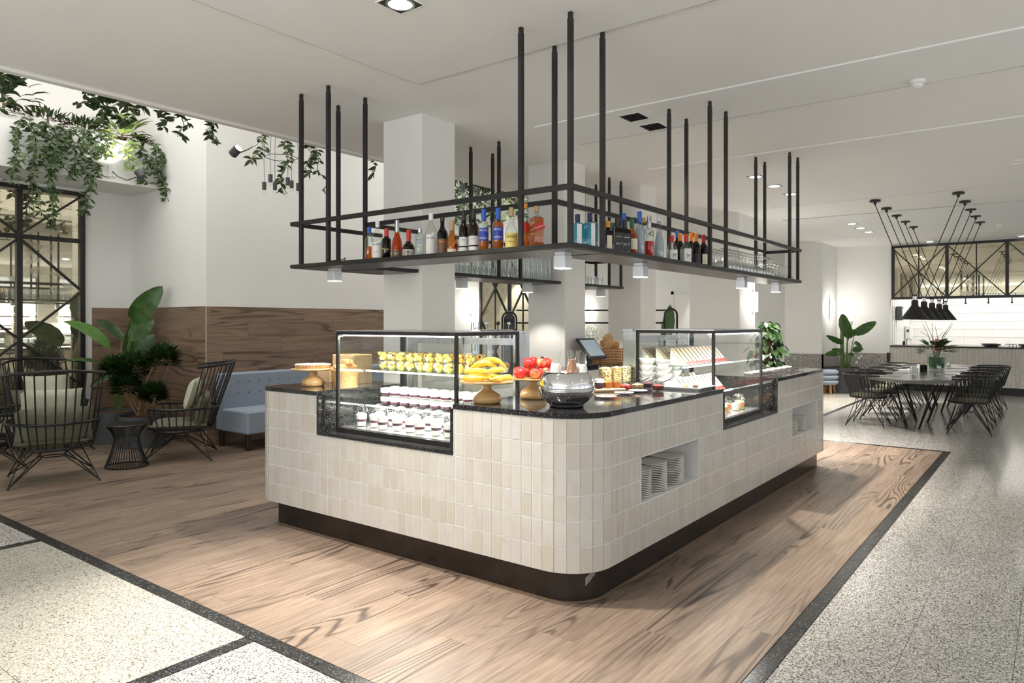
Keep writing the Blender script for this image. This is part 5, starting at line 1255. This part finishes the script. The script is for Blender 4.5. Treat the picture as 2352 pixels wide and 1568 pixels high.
# ------------------------------------------------------------------ the big mirror
def mirror_frame(label, origin, rz, posts, zs, diags, width, z0, z1, name='wall_mirror', thins=()):
    t = thing(name, label, 'mirror', origin, rz)                     # local X along the wall, faces local -Y
    MB().box(0, width, -.006, 0, z0, z1).build('mirror_glass', 'antique_mirror', t)
    for x in posts: MB().cbox(x-.032, x+.032, -.045, .0, z0, z1, .003).build('post', 'black_steel', t)
    for x in thins: MB().cbox(x-.011, x+.011, -.025, .0, z0, z1, .002).build('mullion', 'black_steel', t)
    for z in zs: MB().cbox(0, width, -.040, .0, z-.028, z+.028, .003).build('rail', 'black_steel', t)
    for (xa, za, xb, zb) in diags:
        MB().tube([(xa, -.022, za), (xb, -.022, zb)], .016, 4, sq=True).build('brace', 'black_steel', t)
    return t
mw = 6*.735; m0 = 4.15-mw; zz = (0.03, 2.65, 3.28); dg = []
for k in range(6):
    a, c = k*.735, (k+1)*.735; fl = k % 2
    ym = [0.03, .70, 1.32, 1.98, 2.65]
    dg.append((a, 3.26, c, 2.67) if not fl else (a, 2.67, c, 3.26))
    dg.append((a, 1.98, c, 2.63) if not fl else (a, 2.63, c, 1.98))
    dg.append((a, 1.98, c, 1.34) if not fl else (a, 1.34, c, 1.98)); dg.append((a, .70, c, 1.32) if not fl else (a, 1.32, c, .70)); dg.append((a, .68, c, .05) if not fl else (a, .05, c, .68))
mirror_frame('tall antique mirror with black diagonal steel bracing behind the lounge chairs', (m0, BY-.002, 0), 0, [k*.735 for k in range(7)], zz, dg, mw, 0, 3.31)
dg = []
for k in range(4):
    a = k*1.1; dg += [(a, .1, a+1.1, 1.65), (a, 1.65, a+1.1, .1), (a, 1.65, a+1.1, 3.1), (a, 3.1, a+1.1, 1.65)]
mirror_frame('antique mirror with black crossed bracing far behind the back shelf', (12.55, BY-.002, 0), 0, [k*1.1 for k in range(5)], (.03, 3.2), dg, 4.4, 0, 3.25, thins=[.55+1.1*k for k in range(4)])

# ------------------------------------------------------------------ planters and greenery in the void
def planter(x0, x1, label):
    t = thing('wall_planter', label, 'planter', (x0, 9.62, 3.355))
    MB().box(0, x1-x0, 0, .06, 0, .56).box(0, x1-x0, .06, BY-9.625, 0, .06).build('trough', 'white_paint', t)
    MB().box(0, x1-x0, .06, BY-9.625, .44, .47).build('soil', 'bark_soil', t); return t
planter(-1.5, 4.795, 'white built-in planter high on the left wall'); planter(8.95, 15.5, 'white built-in planter high on the far wall behind the rack')
def vine(label, pts, leafsz, m, group, n=None, stems=1, seed=1, spread=.06):
    rr = random.Random(seed); pts = [Vector(p) for p in pts]; t = thing('trailing_vine', label, 'vine', pts[0], 0, group); b = MB(); s_ = MB(); o0 = pts[0]
    ln = sum((pts[i+1]-pts[i]).length for i in range(len(pts)-1)); n = n or int(ln/leafsz*3.4)
    for st in range(stems):
        q_ = [p-o0+Vector((rr.uniform(-1, 1), rr.uniform(-1, 1), 0))*spread*(.3+i/len(pts)) for i, p in enumerate(pts)]
        s_.tube(q_, .004, 4)
        for k in range(n):
            f = rr.random()*(len(q_)-1); i = min(int(f), len(q_)-2); p = q_[i].lerp(q_[i+1], f-i); a = rr.uniform(0, 6.28)
            d = Vector((math.cos(a), math.sin(a)*.8, rr.uniform(-1.0, .25))).normalized()*leafsz*rr.uniform(.7, 1.25)
            b.leaf(p, p+d, leafsz*.42, (rr.uniform(-.5, .5), -1, rr.uniform(0, .8)), 3, .05)
    s_.build('stems', 'stem_green', t); b.build('leaves', m, t)['kind'] = 'stuff'
    return t
def vdown(u, v0, u1, v1, y, k=5, z0=None):
    a, b = at(u, v0, y=y), at(u1, v1, y=y); return [a.lerp(b, i/k)+Vector((.03*math.sin(i*1.9+u), .03*math.cos(i*2.3+u), 0)) for i in range(k+1)]
VL = [(46, 265, 36, 425, 2), (74, 275, 82, 490, 2), (104, 280, 108, 385, 3), (126, 285, 118, 528, 2), (150, 290, 142, 385, 3), (166, 290, 170, 410, 2), (190, 295, 206, 496, 2), (212, 300, 222, 405, 3), (236, 300, 240, 360, 2), (262, 308, 252, 360, 1), (302, 322, 298, 392, 2), (330, 330, 335, 420, 2), (352, 332, 352, 400, 2), (364, 335, 386, 462, 2)]
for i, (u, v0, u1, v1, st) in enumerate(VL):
    vine('trailing vine on the left white planter, %s from the left' % ORD[i], vdown(u, v0, u1, v1, 9.50), .088, 'vine_leaf_pale_lit' if i in (9, 10) else 'vine_leaf', 'vines on the left planter', None, st+1, i+3, .06)
def bush(label, c, r, n, leaf, m, seed, sc=(1, 1, 1)):
    rr = random.Random(seed); t = thing('planter_shrub', label, 'shrub', c, 0, 'shrubs in the planters'); b = MB()
    for k in range(n):
        a = rr.uniform(0, 6.28); e_ = math.asin(rr.uniform(-.25, 1)); d = Vector((math.cos(a)*math.cos(e_), math.sin(a)*math.cos(e_), math.sin(e_))); p = Vector([d[i]*r*sc[i] for i in range(3)])*rr.uniform(.3, 1)
        b.leaf(p, p+(d+Vector((0, 0, .1))).normalized()*leaf*rr.uniform(.7, 1.2), leaf*.34, seg=3, droop=.08)
    b.build('leaves', m, t)['kind'] = 'stuff'; MB().tube([(0, 0, -.12), (0, 0, .05)], .012, 6).build('stem', 'twig', t); return t
bush('dark broad-leaved shrub at the far left of the planter', at(8, 225, y=9.85), .30, 60, .22, 'dark_leaf', 1, (1, .6, 1.5)); bush('low dark shrub filling the planter left of the spiky plant', at(110, 277, y=9.8), .22, 130, .10, 'vine_leaf', 2, (2.0, .7, .45)); bush('low trailing shrub in the middle of the left planter', at(195, 296, y=9.8), .2, 130, .10, 'vine_leaf', 3, (2.0, .7, .45))
bush('light green spiky plant lit by the spotlight in the planter', at(280, 311, y=9.72), .15, 36, .28, 'vine_leaf_pale_lit', 4, (1, .7, 1)); bush('low green shrub at the right end of the left planter', at(325, 330, y=9.75), .15, 90, .09, 'vine_leaf', 5, (1.2, .7, .5))
VE = [(6, 165, 10, 250, 2), (28, 170, 30, 215, 2), (215, 215, 200, 240, 2), (240, 215, 232, 290, 3), (262, 225, 270, 275, 2), (292, 235, 300, 290, 2), (330, 240, 322, 262, 1), (378, 252, 380, 296, 2), (424, 262, 415, 316, 2), (490, 278, 487, 328, 2), (612, 308, 588, 368, 2), (664, 322, 642, 445, 2), (714, 336, 700, 400, 2), (716, 340, 748, 438, 1), (862, 370, 860, 402, 1)]
for i, (u, v0, u1, v1, st) in enumerate(VE):
    vp_ = vdown(u, v0-18, u1, v1, 6.2); vp_[0].z = 3.52
    vine('leafy vine hanging below the ceiling edge, %s from the left' % ORD[i], vp_, .085, 'vine_leaf', 'vines at the ceiling edge', None, st, i+40, .03)
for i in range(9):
    u = 1052+20*i; vine('vine in the far planter behind the rack, %s from the left' % ORD[i], vdown(u, 428+4*i, u+5*math.sin(i), 515+22*math.sin(i*1.7), 9.45), .13, 'vine_leaf_pale_lit' if i in (5, 6) else 'vine_leaf', 'vines in the far planter', None, 3, i+70, .10)
for i in range(4): bush('shrub in the far planter behind the rack, %s from the left' % ORD[i], at(1062+45*i, 440+8*i, y=9.8), .42, 190, .17, 'vine_leaf', 90+i, (1.3, .7, 1))
lt = thing('ledge_trough', 'plant trough on top of the ceiling edge, only its vines in view', 'planter', (1.0, 6.06, 3.45)); MB().box(0, 8, 0, .3, 0, .08).build('trough', 'white_paint', lt)
# gooseneck spotlights
def goose(label, base, pts, head, hdir, on):
    t = thing('gooseneck_spotlight', label, 'spotlight', base, 0, 'gooseneck spotlights'); o0 = Vector(base); hd = Vector(hdir).normalized(); h = Vector(head)-o0
    MB().tube([Vector(p)-o0 for p in pts], .006, 6).build('neck', 'black_wire', t, 60)
    MB().cyl(h-hd*.05, h+hd*.05, .045, None, 18).build('head', 'pot_dark', t, 40); MB().cyl(h+hd*.0501, h+hd*.052, .038, None, 18).build('lens', 'light_emit' if on else 'cap_black', t)
    lamp('SPOT', 'planter_spot', Vector(head)+hd*.07, 34 if not on else 30, (1, .93, .8), .03, target=Vector(head)+hd, angle=75, blend=.5); return t
b0 = at(258, 393, y=9.615); g = [b0, at(270, 405, y=9.5), at(292, 414, y=9.35), at(312, 407, y=9.2)]; goose('gooseneck spotlight on the front of the left planter', b0, g, at(321, 400, y=9.15), (-.35, .55, .75), False)
MB().box(-.05, .05, -.012, 0, -.07, .07).build('socket_plate', 'white_plastic', None, None, (b0.x, 9.619, b0.z)); tag(bpy.data.objects['socket_plate'], 'white socket plate on the planter front beside the gooseneck lamp', 'socket')
b1 = at(606, 312, y=6.05); goose('lit gooseneck spotlight hanging below the ceiling edge', b1, [b1, at(590, 330, y=6.3), at(570, 343, y=6.5), at(552, 350, y=6.55)], at(541, 347, y=6.6), (.15, -.75, .5), True)
# pendant cluster on a wire hexagon
c = at(646, 362, y=7.4); t = thing('cluster_pendant', 'pendant of small dark cylinders hung from a wire hexagon', 'pendant light', (c.x, c.y, c.z))
hx = [(.20*math.cos(a), .20*math.sin(a), 0) for a in [PI/3*i+.3 for i in range(6)]]
MB().tube(hx, .004, 5, closed=True).build('hexagon_frame', 'black_wire', t)
for i, (x, y, z) in enumerate(hx):
    MB().tube([(x*.4, y*.4, 5.55-c.z), (x, y, 0), (x*.98, y*.98, -.24-.03*(i % 3))], .0025, 4).build('cable', 'black_wire', t)
    zc = -.24-.03*(i % 3); l_ = MB().lathe([(0, zc), (.025, zc), (.025, zc-.09), (0, zc-.09)], 14, (x*.98, y*.98, 0)).build('socket', 'pot_dark', t, 40)
    MB().lathe([(.024, zc-.09), (.024, zc-.13), (0, zc-.13)], 14, (x*.98, y*.98, 0)).build('lens_tube', 'glass', l_, 40)
c = at(1078, 440, y=7.4); t = thing('cluster_pendant', 'pendant of small dark cylinders seen behind the thick column', 'pendant light', (c.x, c.y, c.z))
for i, (x, y) in enumerate(((-.15, 0), (.22, 0))):
    MB().tube([(x, y, 5.55-c.z), (x, y, .1)], .0025, 4).build('cable', 'black_wire', t); MB().lathe([(0, .1), (.03, .1), (.03, -.02), (0, -.02)], 12, (x, y, 0)).build('socket', 'pot_dark', t, 40); MB().lathe([(.029, -.02), (.029, -.07), (0, -.07)], 12, (x, y, 0)).build('lens_tube', 'glass', t)
# wall lamps
def wall_lamp(label, p, nrm, rz):
    t = thing('wall_lamp', label, 'wall lamp', p, rz, 'wall lamps')          # faces local -Y
    MB().cbox(-.05, .05, -.02, 0, -.18, .18, .003).build('back_plate', 'white_plastic', t); MB().cbox(-.045, .045, -.075, -.02, -.17, .17, .008).build('diffuser', 'lamp_emit', t)
    lamp('POINT', 'wall_lamp_bulb', Vector(p)+Vector(nrm)*.16, 14, (1, .95, .88), .08)
wall_lamp('glowing wall lamp on the column side near the right plant', (17.74, 4.165, 1.90), (0, -1, 0), 0)
wall_lamp('glowing wall lamp on the wide pier behind the rack end', (12.30, 4.15, 1.91), (0, -1, 0), 0)
wall_lamp('glowing wall lamp seen just right of the thick column', (12.24, BY-.004, 1.91), (0, -1, 0), 0)
wall_lamp('glowing wall lamp seen between the second and third columns', (17.38, BY-.004, 1.91), (0, -1, 0), 0)
# ================================================================== dining table and kitchen
tb_ = thing('dining_table', 'long dark dining table with clipped ends and wire legs', 'table', (13.65, 1.66, 0))
HL, HW = 2.5, .58
MB().prism([(-HL+.55, -HW), (HL-.55, -HW), (HL-.1, -HW+.38), (HL, 0), (HL-.1, HW-.38), (HL-.55, HW), (-HL+.55, HW), (-HL+.12, HW-.38), (-HL, 0), (-HL+.12, -HW+.38)], .71, .755).build('table_top', 'table_dark', tb_) if mat('table_dark', (.13, .128, .124), .22) else None
for x in (-1.78, -.88, .76, 1.62):
    for s_ in (-1, 1):
        b = MB()
        for dx in (-.07, .07):
            b.tube([(x-.28*1+dx*0, s_*.30, .71), (x+dx, s_*.02+s_*.06, .012), (x+.28, s_*.30, .71)], .008, 5)
        b.tube([(x-.07, s_*.08, .012), (x+.07, s_*.08, .012)], .011, 5); b.build('leg', 'black_wire', tb_)
def dining_chair(label, loc, rz):
    t = thing('wire_dining_chair', label, 'chair', loc, rz, 'wire dining chairs'); zs = .43
    MB().tube(ring(.25, .25, zs)[:-1], .011, 7, closed=True).build('seat_ring', 'black_wire', t, 50)
    am = 2.3; MB().tube([(x, y-.02, z-.05*max(0, y)) for x, y, z in ring(.33, .33, .77, -am, am, 26)], .012, 7).build('top_rail', 'black_wire', t, 50)
    b = MB()
    for i in range(27):
        a = -am+2*am*i/26; b.tube([(.25*math.sin(a), -.25*math.cos(a), zs), (.33*math.sin(a), -.33*math.cos(a)-.02, .77-.05*max(0, -.33*math.cos(a)))], .0055, 5)
    b.build('spindles', 'black_wire', t)['kind'] = 'stuff'
    wire_legs(t, .26, .26, zs, 'leg', .0055)
    MB().lathe([(0, zs-.005), (.23, zs), (.25, zs+.02), (.23, zs+.045), (0, zs+.052)], 24).build('seat_pad', 'sage_cloth', t, 60)
    return t
dl0 = None
for k in range(5):
    x = 11.93+.885*k
    for sd, (y, rz, nm) in enumerate(((2.27, PI, 'far left side'), (.98, 0, 'near right side'))):
        lb = 'wire dining chair on the %s of the long table, %s from the camera' % (nm, ORD[k])
        if dl0 is None: dl0 = dining_chair(lb, (x, y, 0), rz)
        else: dup(dl0, (x+.04*math.sin(k*3+sd), y, 0), rz+.12*math.sin(k*2.3+sd), lb)
ZTb = .7555
for k in range(5):
    for sd, y in enumerate((1.98, 1.34)):
        x = 11.95+.86*k
        t = thing('place_setting', 'napkin with knife and fork, %s side of table, %s from camera' % (('left', 'right')[sd], ORD[k]), 'place setting', (x, y, ZTb), 0, 'place settings')
        MB().cbox(-.10, .10, -.13, .13, 0, .005, .001).build('napkin', 'cloth_white', t); MB().box(-.03, -.015, -.12, .12, .005, .008).build('fork', 'chrome', t); MB().box(.015, .03, -.12, .12, .005, .008).build('knife', 'black_steel', t)
for i, (x, y) in enumerate(((12.40, 1.72), (13.15, 1.69))):
    t = thing('condiment_set', ('tin of sachets on the dining table, nearest the camera', 'jar set on the dining table in front of the vase')[i], 'condiments', (x, y, ZTb))
    MB().lathe([(0, 0), (.055, 0), (.055, .12), (.05, .12), (.05, .01)], 16).build('tin', 'glass' if i == 0 else 'bottle_brown', t, 40); MB().cbox(-.03, .03, -.03, .03, .005, .14, .005).build('contents', 'cap_white' if i == 0 else 'bread', t)
for i, (x, y) in enumerate(((14.25, 1.60), (14.65, 1.5), (15.2, 1.55))):
    t = thing('tea_light', 'small glass candle holder on the dining table, %s from the camera' % ORD[i], 'candle', (x, y, ZTb), 0, 'candle holders')
    MB().lathe([(0, .003), (.035, 0), (.04, .09)], 14).build('glass', 'glass', t, 40); MB().lathe([(0, .01), (.03, .01), (.03, .05), (0, .05)], 12).build('candle', 'cap_white', t)
# flower vase
V0 = Vector((14.45, 1.66, ZTb)); t = thing('flower_vase', 'glass vase with a pink protea, dark leaves and bare twigs on the table', 'vase', V0)
MB().lathe([(0, .004), (.13, 0), (.14, .01), (.14, .26), (.145, .265)], 24).build('vase', 'glass_green', t, 40); MB().lathe([(0, .01), (.12, .012), (.125, .20), (0, .20)], 16).build('stems', 'dark_leaf', t)
mat('protea', (.55, .16, .12), .6); mat('protea_light', (.72, .36, .30), .6)
b = MB()
for k in range(40):
    a = k*2.4; e_ = .2+1.2*(k/40); d = Vector((math.cos(a)*math.sin(e_), math.sin(a)*math.sin(e_), math.cos(e_))); b.leaf(d*.05, d*.17, .05, seg=3, droop=.1)
b.build('protea_flower', 'protea_light', t, None, (-.05, -.02, .36)); MB().sph((-.05, -.02, .37), .07, 10, 6).build('flower_heart', 'protea', t, 60)
b = MB(); r3 = random.Random(3)
for k in range(70):
    a = r3.uniform(0, 6.28); d = Vector((math.cos(a), math.sin(a), r3.uniform(-.2, .9))).normalized(); p = Vector((0, 0, .30))+d*r3.uniform(.10, .22); b.leaf(p, p+d*.16, .085, seg=3, droop=.08)
b.build('leaves', 'dark_leaf', t)['kind'] = 'stuff'
for k in range(9):
    a = 2*PI*k/9; MB().tube([(.03*math.cos(a), .03*math.sin(a), .2), (.12*math.cos(a), .12*math.sin(a), .55), (.25*math.cos(a+.2), .25*math.sin(a+.2), .74+.1*math.sin(k*2.2))], .006, 5, r1=.003).build('twig', 'twig', t)
# pendants held by two cables
for k in range(5):
    x = 11.60+.893*k; lz = 1.60; t = thing('cone_pendant', 'black cone pendant on crossed cables over the table, %s from the camera' % ORD[k], 'pendant light', (x, 1.6, lz), 0, 'cone pendants')
    MB().lathe([(.185, 0), (.045, .20), (.045, .27), (.03, .275), (.03, .28)], 28).lathe([(.182, .002), (.04, .20), (0, .20)], 28).build('shade', 'black_steel', t, 40)
    MB().lathe([(.028, .275), (.026, .33), (0, .33)], 12).build('socket', 'alu', t, 40); MB().cyl((0, -.03, .34), (0, .03, .34), .012, None, 8).build('clasp', 'black_steel', t)
    for sy, yr in ((1, 2.115), (-1, 1.07)):
        MB().tube([(0, sy*.02, .34), (0, yr-1.6, CEIL-lz-.06)], .006, 5).build('cable', 'black_wire', t)
        MB().lathe([(0, 0), (.075, 0), (.075, -.022), (.02, -.024), (.018, -.06), (0, -.062)], 18, (0, yr-1.6, CEIL-lz)).build('ceiling_rose', 'black_steel', t, 40)
# plant, pouf
p4_ = thing('banana_plant', 'tall broad-leaved plant in a dark pot by the granite wainscot', 'plant', (17.20, 3.80, 0)); pot(p4_, .36, .56, 'pot_dark')
for ru, rv, bu, bv, tu, tv, d0, d1, w_, up in ((1945, 850, 1946, 778, 1936, 720, 15.9, 15.7, .34, (1, -.6, 0)), (1948, 850, 1962, 768, 2013, 738, 15.9, 15.8, .20, (-.6, -.5, .55)), (1944, 850, 1945, 785, 1962, 724, 16.0, 16.0, .22, (.5, -1, 0)), (1940, 850, 1937, 787, 1897, 771, 15.9, 15.8, .16, (-.6, -.5, .55)), (1938, 850, 1934, 806, 1894, 815, 15.8, 15.7, .14, (-.6, -.5, .55)),
                                          (1950, 850, 1958, 805, 1983, 800, 15.9, 15.8, .15, (-.6, -.5, .55)), (1950, 850, 1962, 786, 1980, 796, 16, 16, .12, (-.6, -.5, .55)), (1942, 850, 1936, 808, 1910, 802, 15.9, 16, .13, (-.6, -.5, .55)), (1946, 850, 1947, 770, 1976, 757, 15.8, 15.8, .14, (-.6, -.6, .5)), (1941, 850, 1940, 815, 1922, 812, 15.8, 15.7, .14, (-.6, -.5, .55)), (1946, 850, 1950, 812, 1962, 818, 15.7, 15.6, .12, (-.6, -.5, .55))):
    big_leaf(p4_, at(ru, rv, d=15.9), at(bu, bv, d=d0), at(tu, tv, d=d1), w_, 'banana_leaf', -.08, up)
MB().tube([(0, 0, .5), (.05, .02, 1.2), (.0, 0, 1.7)], .05, 8, r1=.03).build('trunk', 'stem_green', p4_, 60)
MB().tube([(.1, -.1, .5), (.22, -.22, .72), (.36, -.32, .80)], .008, 5).build('orchid_stem', 'stem_green', p4_); MB().sph((.24, -.24, .66), .035, 8, 5).sph((.30, -.28, .76), .03, 8, 5).sph((.36, -.32, .80), .025, 8, 5).build('white_blossom', 'cap_white', p4_)
t = thing('pouf', 'pale blue stacked pouf on wooden legs beside the dark pot', 'pouf', (16.66, 3.98, 0))
for k in range(3): MB().lathe([(0, .2+.11*k), (.17, .2+.11*k), (.215, .225+.11*k), (.225, .255+.11*k), (.215, .285+.11*k), (.17, .308+.11*k), (0, .31+.11*k)], 28).build('cushion_ring', 'blue_cloth', t, 70)
for a in (.6, 2.2, 3.8, 5.3): MB().cyl((.13*math.cos(a), .13*math.sin(a), .2), (.15*math.cos(a), .15*math.sin(a), 0), .03, .022, 10).build('leg', 'rattan', t)
# kitchen servery
kc = thing('kitchen_counter', 'tiled kitchen servery counter with a thin dark top at the far right', 'counter', (RX, 0, 0))
MB().box(.0, .6, -5, 3.05, .16, 1.0).build('body', 'grout_light', kc); MB().box(.05, .6, -5, 3.05, 0, .16).build('plinth', 'black_steel', kc); MB().box(-.04, .64, -5, 3.055, 1.0, 1.03).build('worktop', 'black_steel', kc)
b = MB()
for r_ in range(6):
    for k in range(60):
        y1 = 3.055-.0722*k; q_ = tile_mesh(.0687, .1365); M4 = Matrix.Translation((-.003, y1-.036, .16+.14*(r_+.5))) @ Matrix.Rotation(-PI/2+rnd.uniform(-1, 1)*.006, 4, 'Z'); b.add([M4 @ Vector(v) for v in q_.v], q_.f)
b.build('tile_field', 'tile_glaze_far', kc)['kind'] = 'stuff'
km = [(0.0, .03, 1.09, 1.19), (1.09, .03, 0, 1.19)]; dg = []
for k in range(3): dg += [(1.1*k, .03, 1.1*(k+1), 1.2), (1.1*k, 1.2, 1.1*(k+1), .03)]
mirror_frame('antique mirror band with black crossed bracing above the kitchen opening', (RX-.002, 3.02, 2.09), -PI/2, [0.03, 1.1, 2.2, 3.3], (.028, 1.21), dg, 3.33, 0, 1.235, thins=[.55, 1.65, 2.75])
for i in range(3):
    y = 1.12-.66*i; t = thing('gas_pan', ('shallow copper pan of food on the servery, left one', 'shallow copper pan of food on the servery, right one', 'shallow pan on the servery beyond the picture edge')[i], 'pan', (RX+.25, y, 1.03), 0, 'pans on the servery')
    MB().lathe([(0, .02), (.17, .02), (.19, .07), (.185, .07), (.165, .03), (0, .03)], 24).build('pan', 'chrome', t, 40); MB().lathe([(0, .055), (.18, .058)], 20).build('food', 'jam_orange', t); MB().lathe([(.15, 0), (.12, .018)], 16).build('burner_stand', 'black_steel', t)
    MB().tube([(0, -.25, .06), (0, -.45, .06), (0, -.45, 0)], .008, 5).tube([(0, -.33, .06), (0, -.33, 0)], .008, 5).tube([(0, -.39, .06), (0, -.39, 0)], .008, 5).build('rack_rail', 'black_steel', t)
t = thing('towel_dispenser', 'grey paper towel dispenser on the kitchen side wall', 'dispenser', (19.3, 3.05, 1.78)); MB().cbox(-.11, .11, -.13, 0, -.17, .17, .02).build('housing', 'pot_grey', t); MB().cbox(-.06, .06, -.135, -.125, -.1, .1, .004).build('window', 'alu', t)
t = thing('soap_dispenser', 'white soap dispenser low on the kitchen wall', 'dispenser', (20.6, 3.05, 1.30)); MB().cbox(-.13, .13, -.15, 0, -.2, .2, .03).build('housing', 'white_plastic', t); MB().cyl((-.135, -.07, .05), (-.13, -.07, .05), .035, None, 14).build('sight_glass', 'pot_grey', t)
t = thing('kitchen_tap', 'small steel tap at the left end of the servery', 'tap', (18.95, 2.78, 1.03)); MB().tube([(0, 0, 0), (0, 0, .14), (-.05, -.05, .18), (-.1, -.1, .15)], .012, 7).build('spout', 'chrome', t, 60); MB().cyl((0, .06, 0), (0, .06, .09), .03, None, 10).build('bottle', 'lab_black', t)
for i in range(4):
    y = 2.0-.42*i; t = thing('utensil_hook', 'small dark utensil hanging under the mirror, %s from the left' % ORD[i], 'utensil', (RX+.1, y, 2.09), 0, 'hanging utensils'); MB().tube([(0, 0, 0), (0, 0, -.09)], .012, 6).build('handle', 'lab_blue' if i == 1 else 'black_steel', t); MB().lathe([(.022, -.09), (.022, -.12), (0, -.125)], 8).build('head', 'black_steel', t)
# freestanding arched rail screen behind the island
A = at(1170, 741, d=11.6); B = at(1541, 741, d=11.6); dv = (B-A); rz = math.atan2(dv.y, dv.x); Ls = math.hypot(dv.x, dv.y)
t = thing('arched_screen', 'black tubular screen with arched ends and two long rails behind the island', 'screen', (A.x, A.y, 0), rz)
for k, (x, hw, h_) in enumerate(((0, .115, 1.73), (Ls, .10, 1.78))):
    pts = [(x-hw, 0, 0), (x-hw, 0, h_-hw)]+[(x-hw*math.cos(PI*i/10), 0, h_-hw+hw*math.sin(PI*i/10)) for i in range(1, 10)]+[(x+hw, 0, h_-hw), (x+hw, 0, 0)]
    MB().tube(pts, .016, 8).build('arch', 'black_wire', t, 50)
    if k == 0: MB().prism([(-hw*.78, -.008), (hw*.78, -.008), (hw*.78, .008), (-hw*.78, .008)], .3, h_-hw).build('arch_panel', 'pot_dark', t); MB().cyl((0, -.008, h_-hw), (0, .008, h_-hw), hw*.78, None, 24).build('arch_panel', 'pot_dark', t)
for z in (1.755, 1.55): MB().tube([(.11, 0, z), (Ls-.09, 0, z)], .014, 8).build('rail', 'black_wire', t)
for z in (.35,): MB().tube([(.11, 0, z), (Ls-.09, 0, z)], .014, 8).build('rail', 'black_wire', t)
lp = Vector((B.x+.25, B.y+.2, 0)); t = thing('banana_plant', 'single broad green leaf seen through the far arch of the screen', 'plant', lp); pot(t, .2, .4, 'pot_dark'); big_leaf(t, lp+Vector((0, 0, .4)), lp+Vector((-.1, 0, 1.25)), lp+Vector((.05, -.05, 1.85)), .22, 'banana_leaf', .02, (-.6, -1, 0))
# philodendron beyond the island
ph = thing('philodendron', 'bushy heart-leaved climbing plant beyond the right end of the island', 'plant', (9.66, 3.06, 0)); pot(ph, .2, .55, 'pot_dark'); MB().cyl((0, 0, .5), (0, 0, 1.5), .04, None, 8).build('moss_pole', 'twig', ph)
hl = MB(); hp = [(0, 0), (.05, .045), (.075, .02), (.09, -.0)]
vs = [(0, 0, 0), (-.055, .03, .01), (-.075, -.02, .006), (-.045, -.085, 0), (0, -.14, -.02), (.045, -.085, 0), (.075, -.02, .006), (.055, .03, .01)]
hm = MB().add(vs, [(0, 1, 2), (0, 2, 3), (0, 3, 4), (0, 4, 5), (0, 5, 6), (0, 6, 7)]).build('leaf', 'dark_leaf', None, 80); hme = hm.data; bpy.data.objects.remove(hm)
r4 = random.Random(8)
for k in range(230):
    z = r4.uniform(.72, 1.55); a = r4.uniform(0, 6.28); rr = r4.uniform(.04, .25)*(1.05-.75*max(0, z-1.2)/.35*.8); d = Vector((math.cos(a), math.sin(a), 0)); p = d*rr+Vector((0, 0, z))
    o = link('leaf', hme, ph, p); o.rotation_euler = (r4.uniform(.5, 1.2), r4.uniform(-.3, .3), a+PI/2); o.scale = (r4.uniform(.5, .8),)*3
b = MB()
for k in range(46):
    a = r4.uniform(0, 6.28); z = r4.uniform(.55, .95); d = Vector((math.cos(a), math.sin(a), r4.uniform(-.1, .5))).normalized(); p = Vector((0, 0, z)); b.leaf(p, p+d*r4.uniform(.25, .48), .045, seg=4, droop=.15)
b.build('strap_leaves', 'dark_leaf', ph)['kind'] = 'stuff'
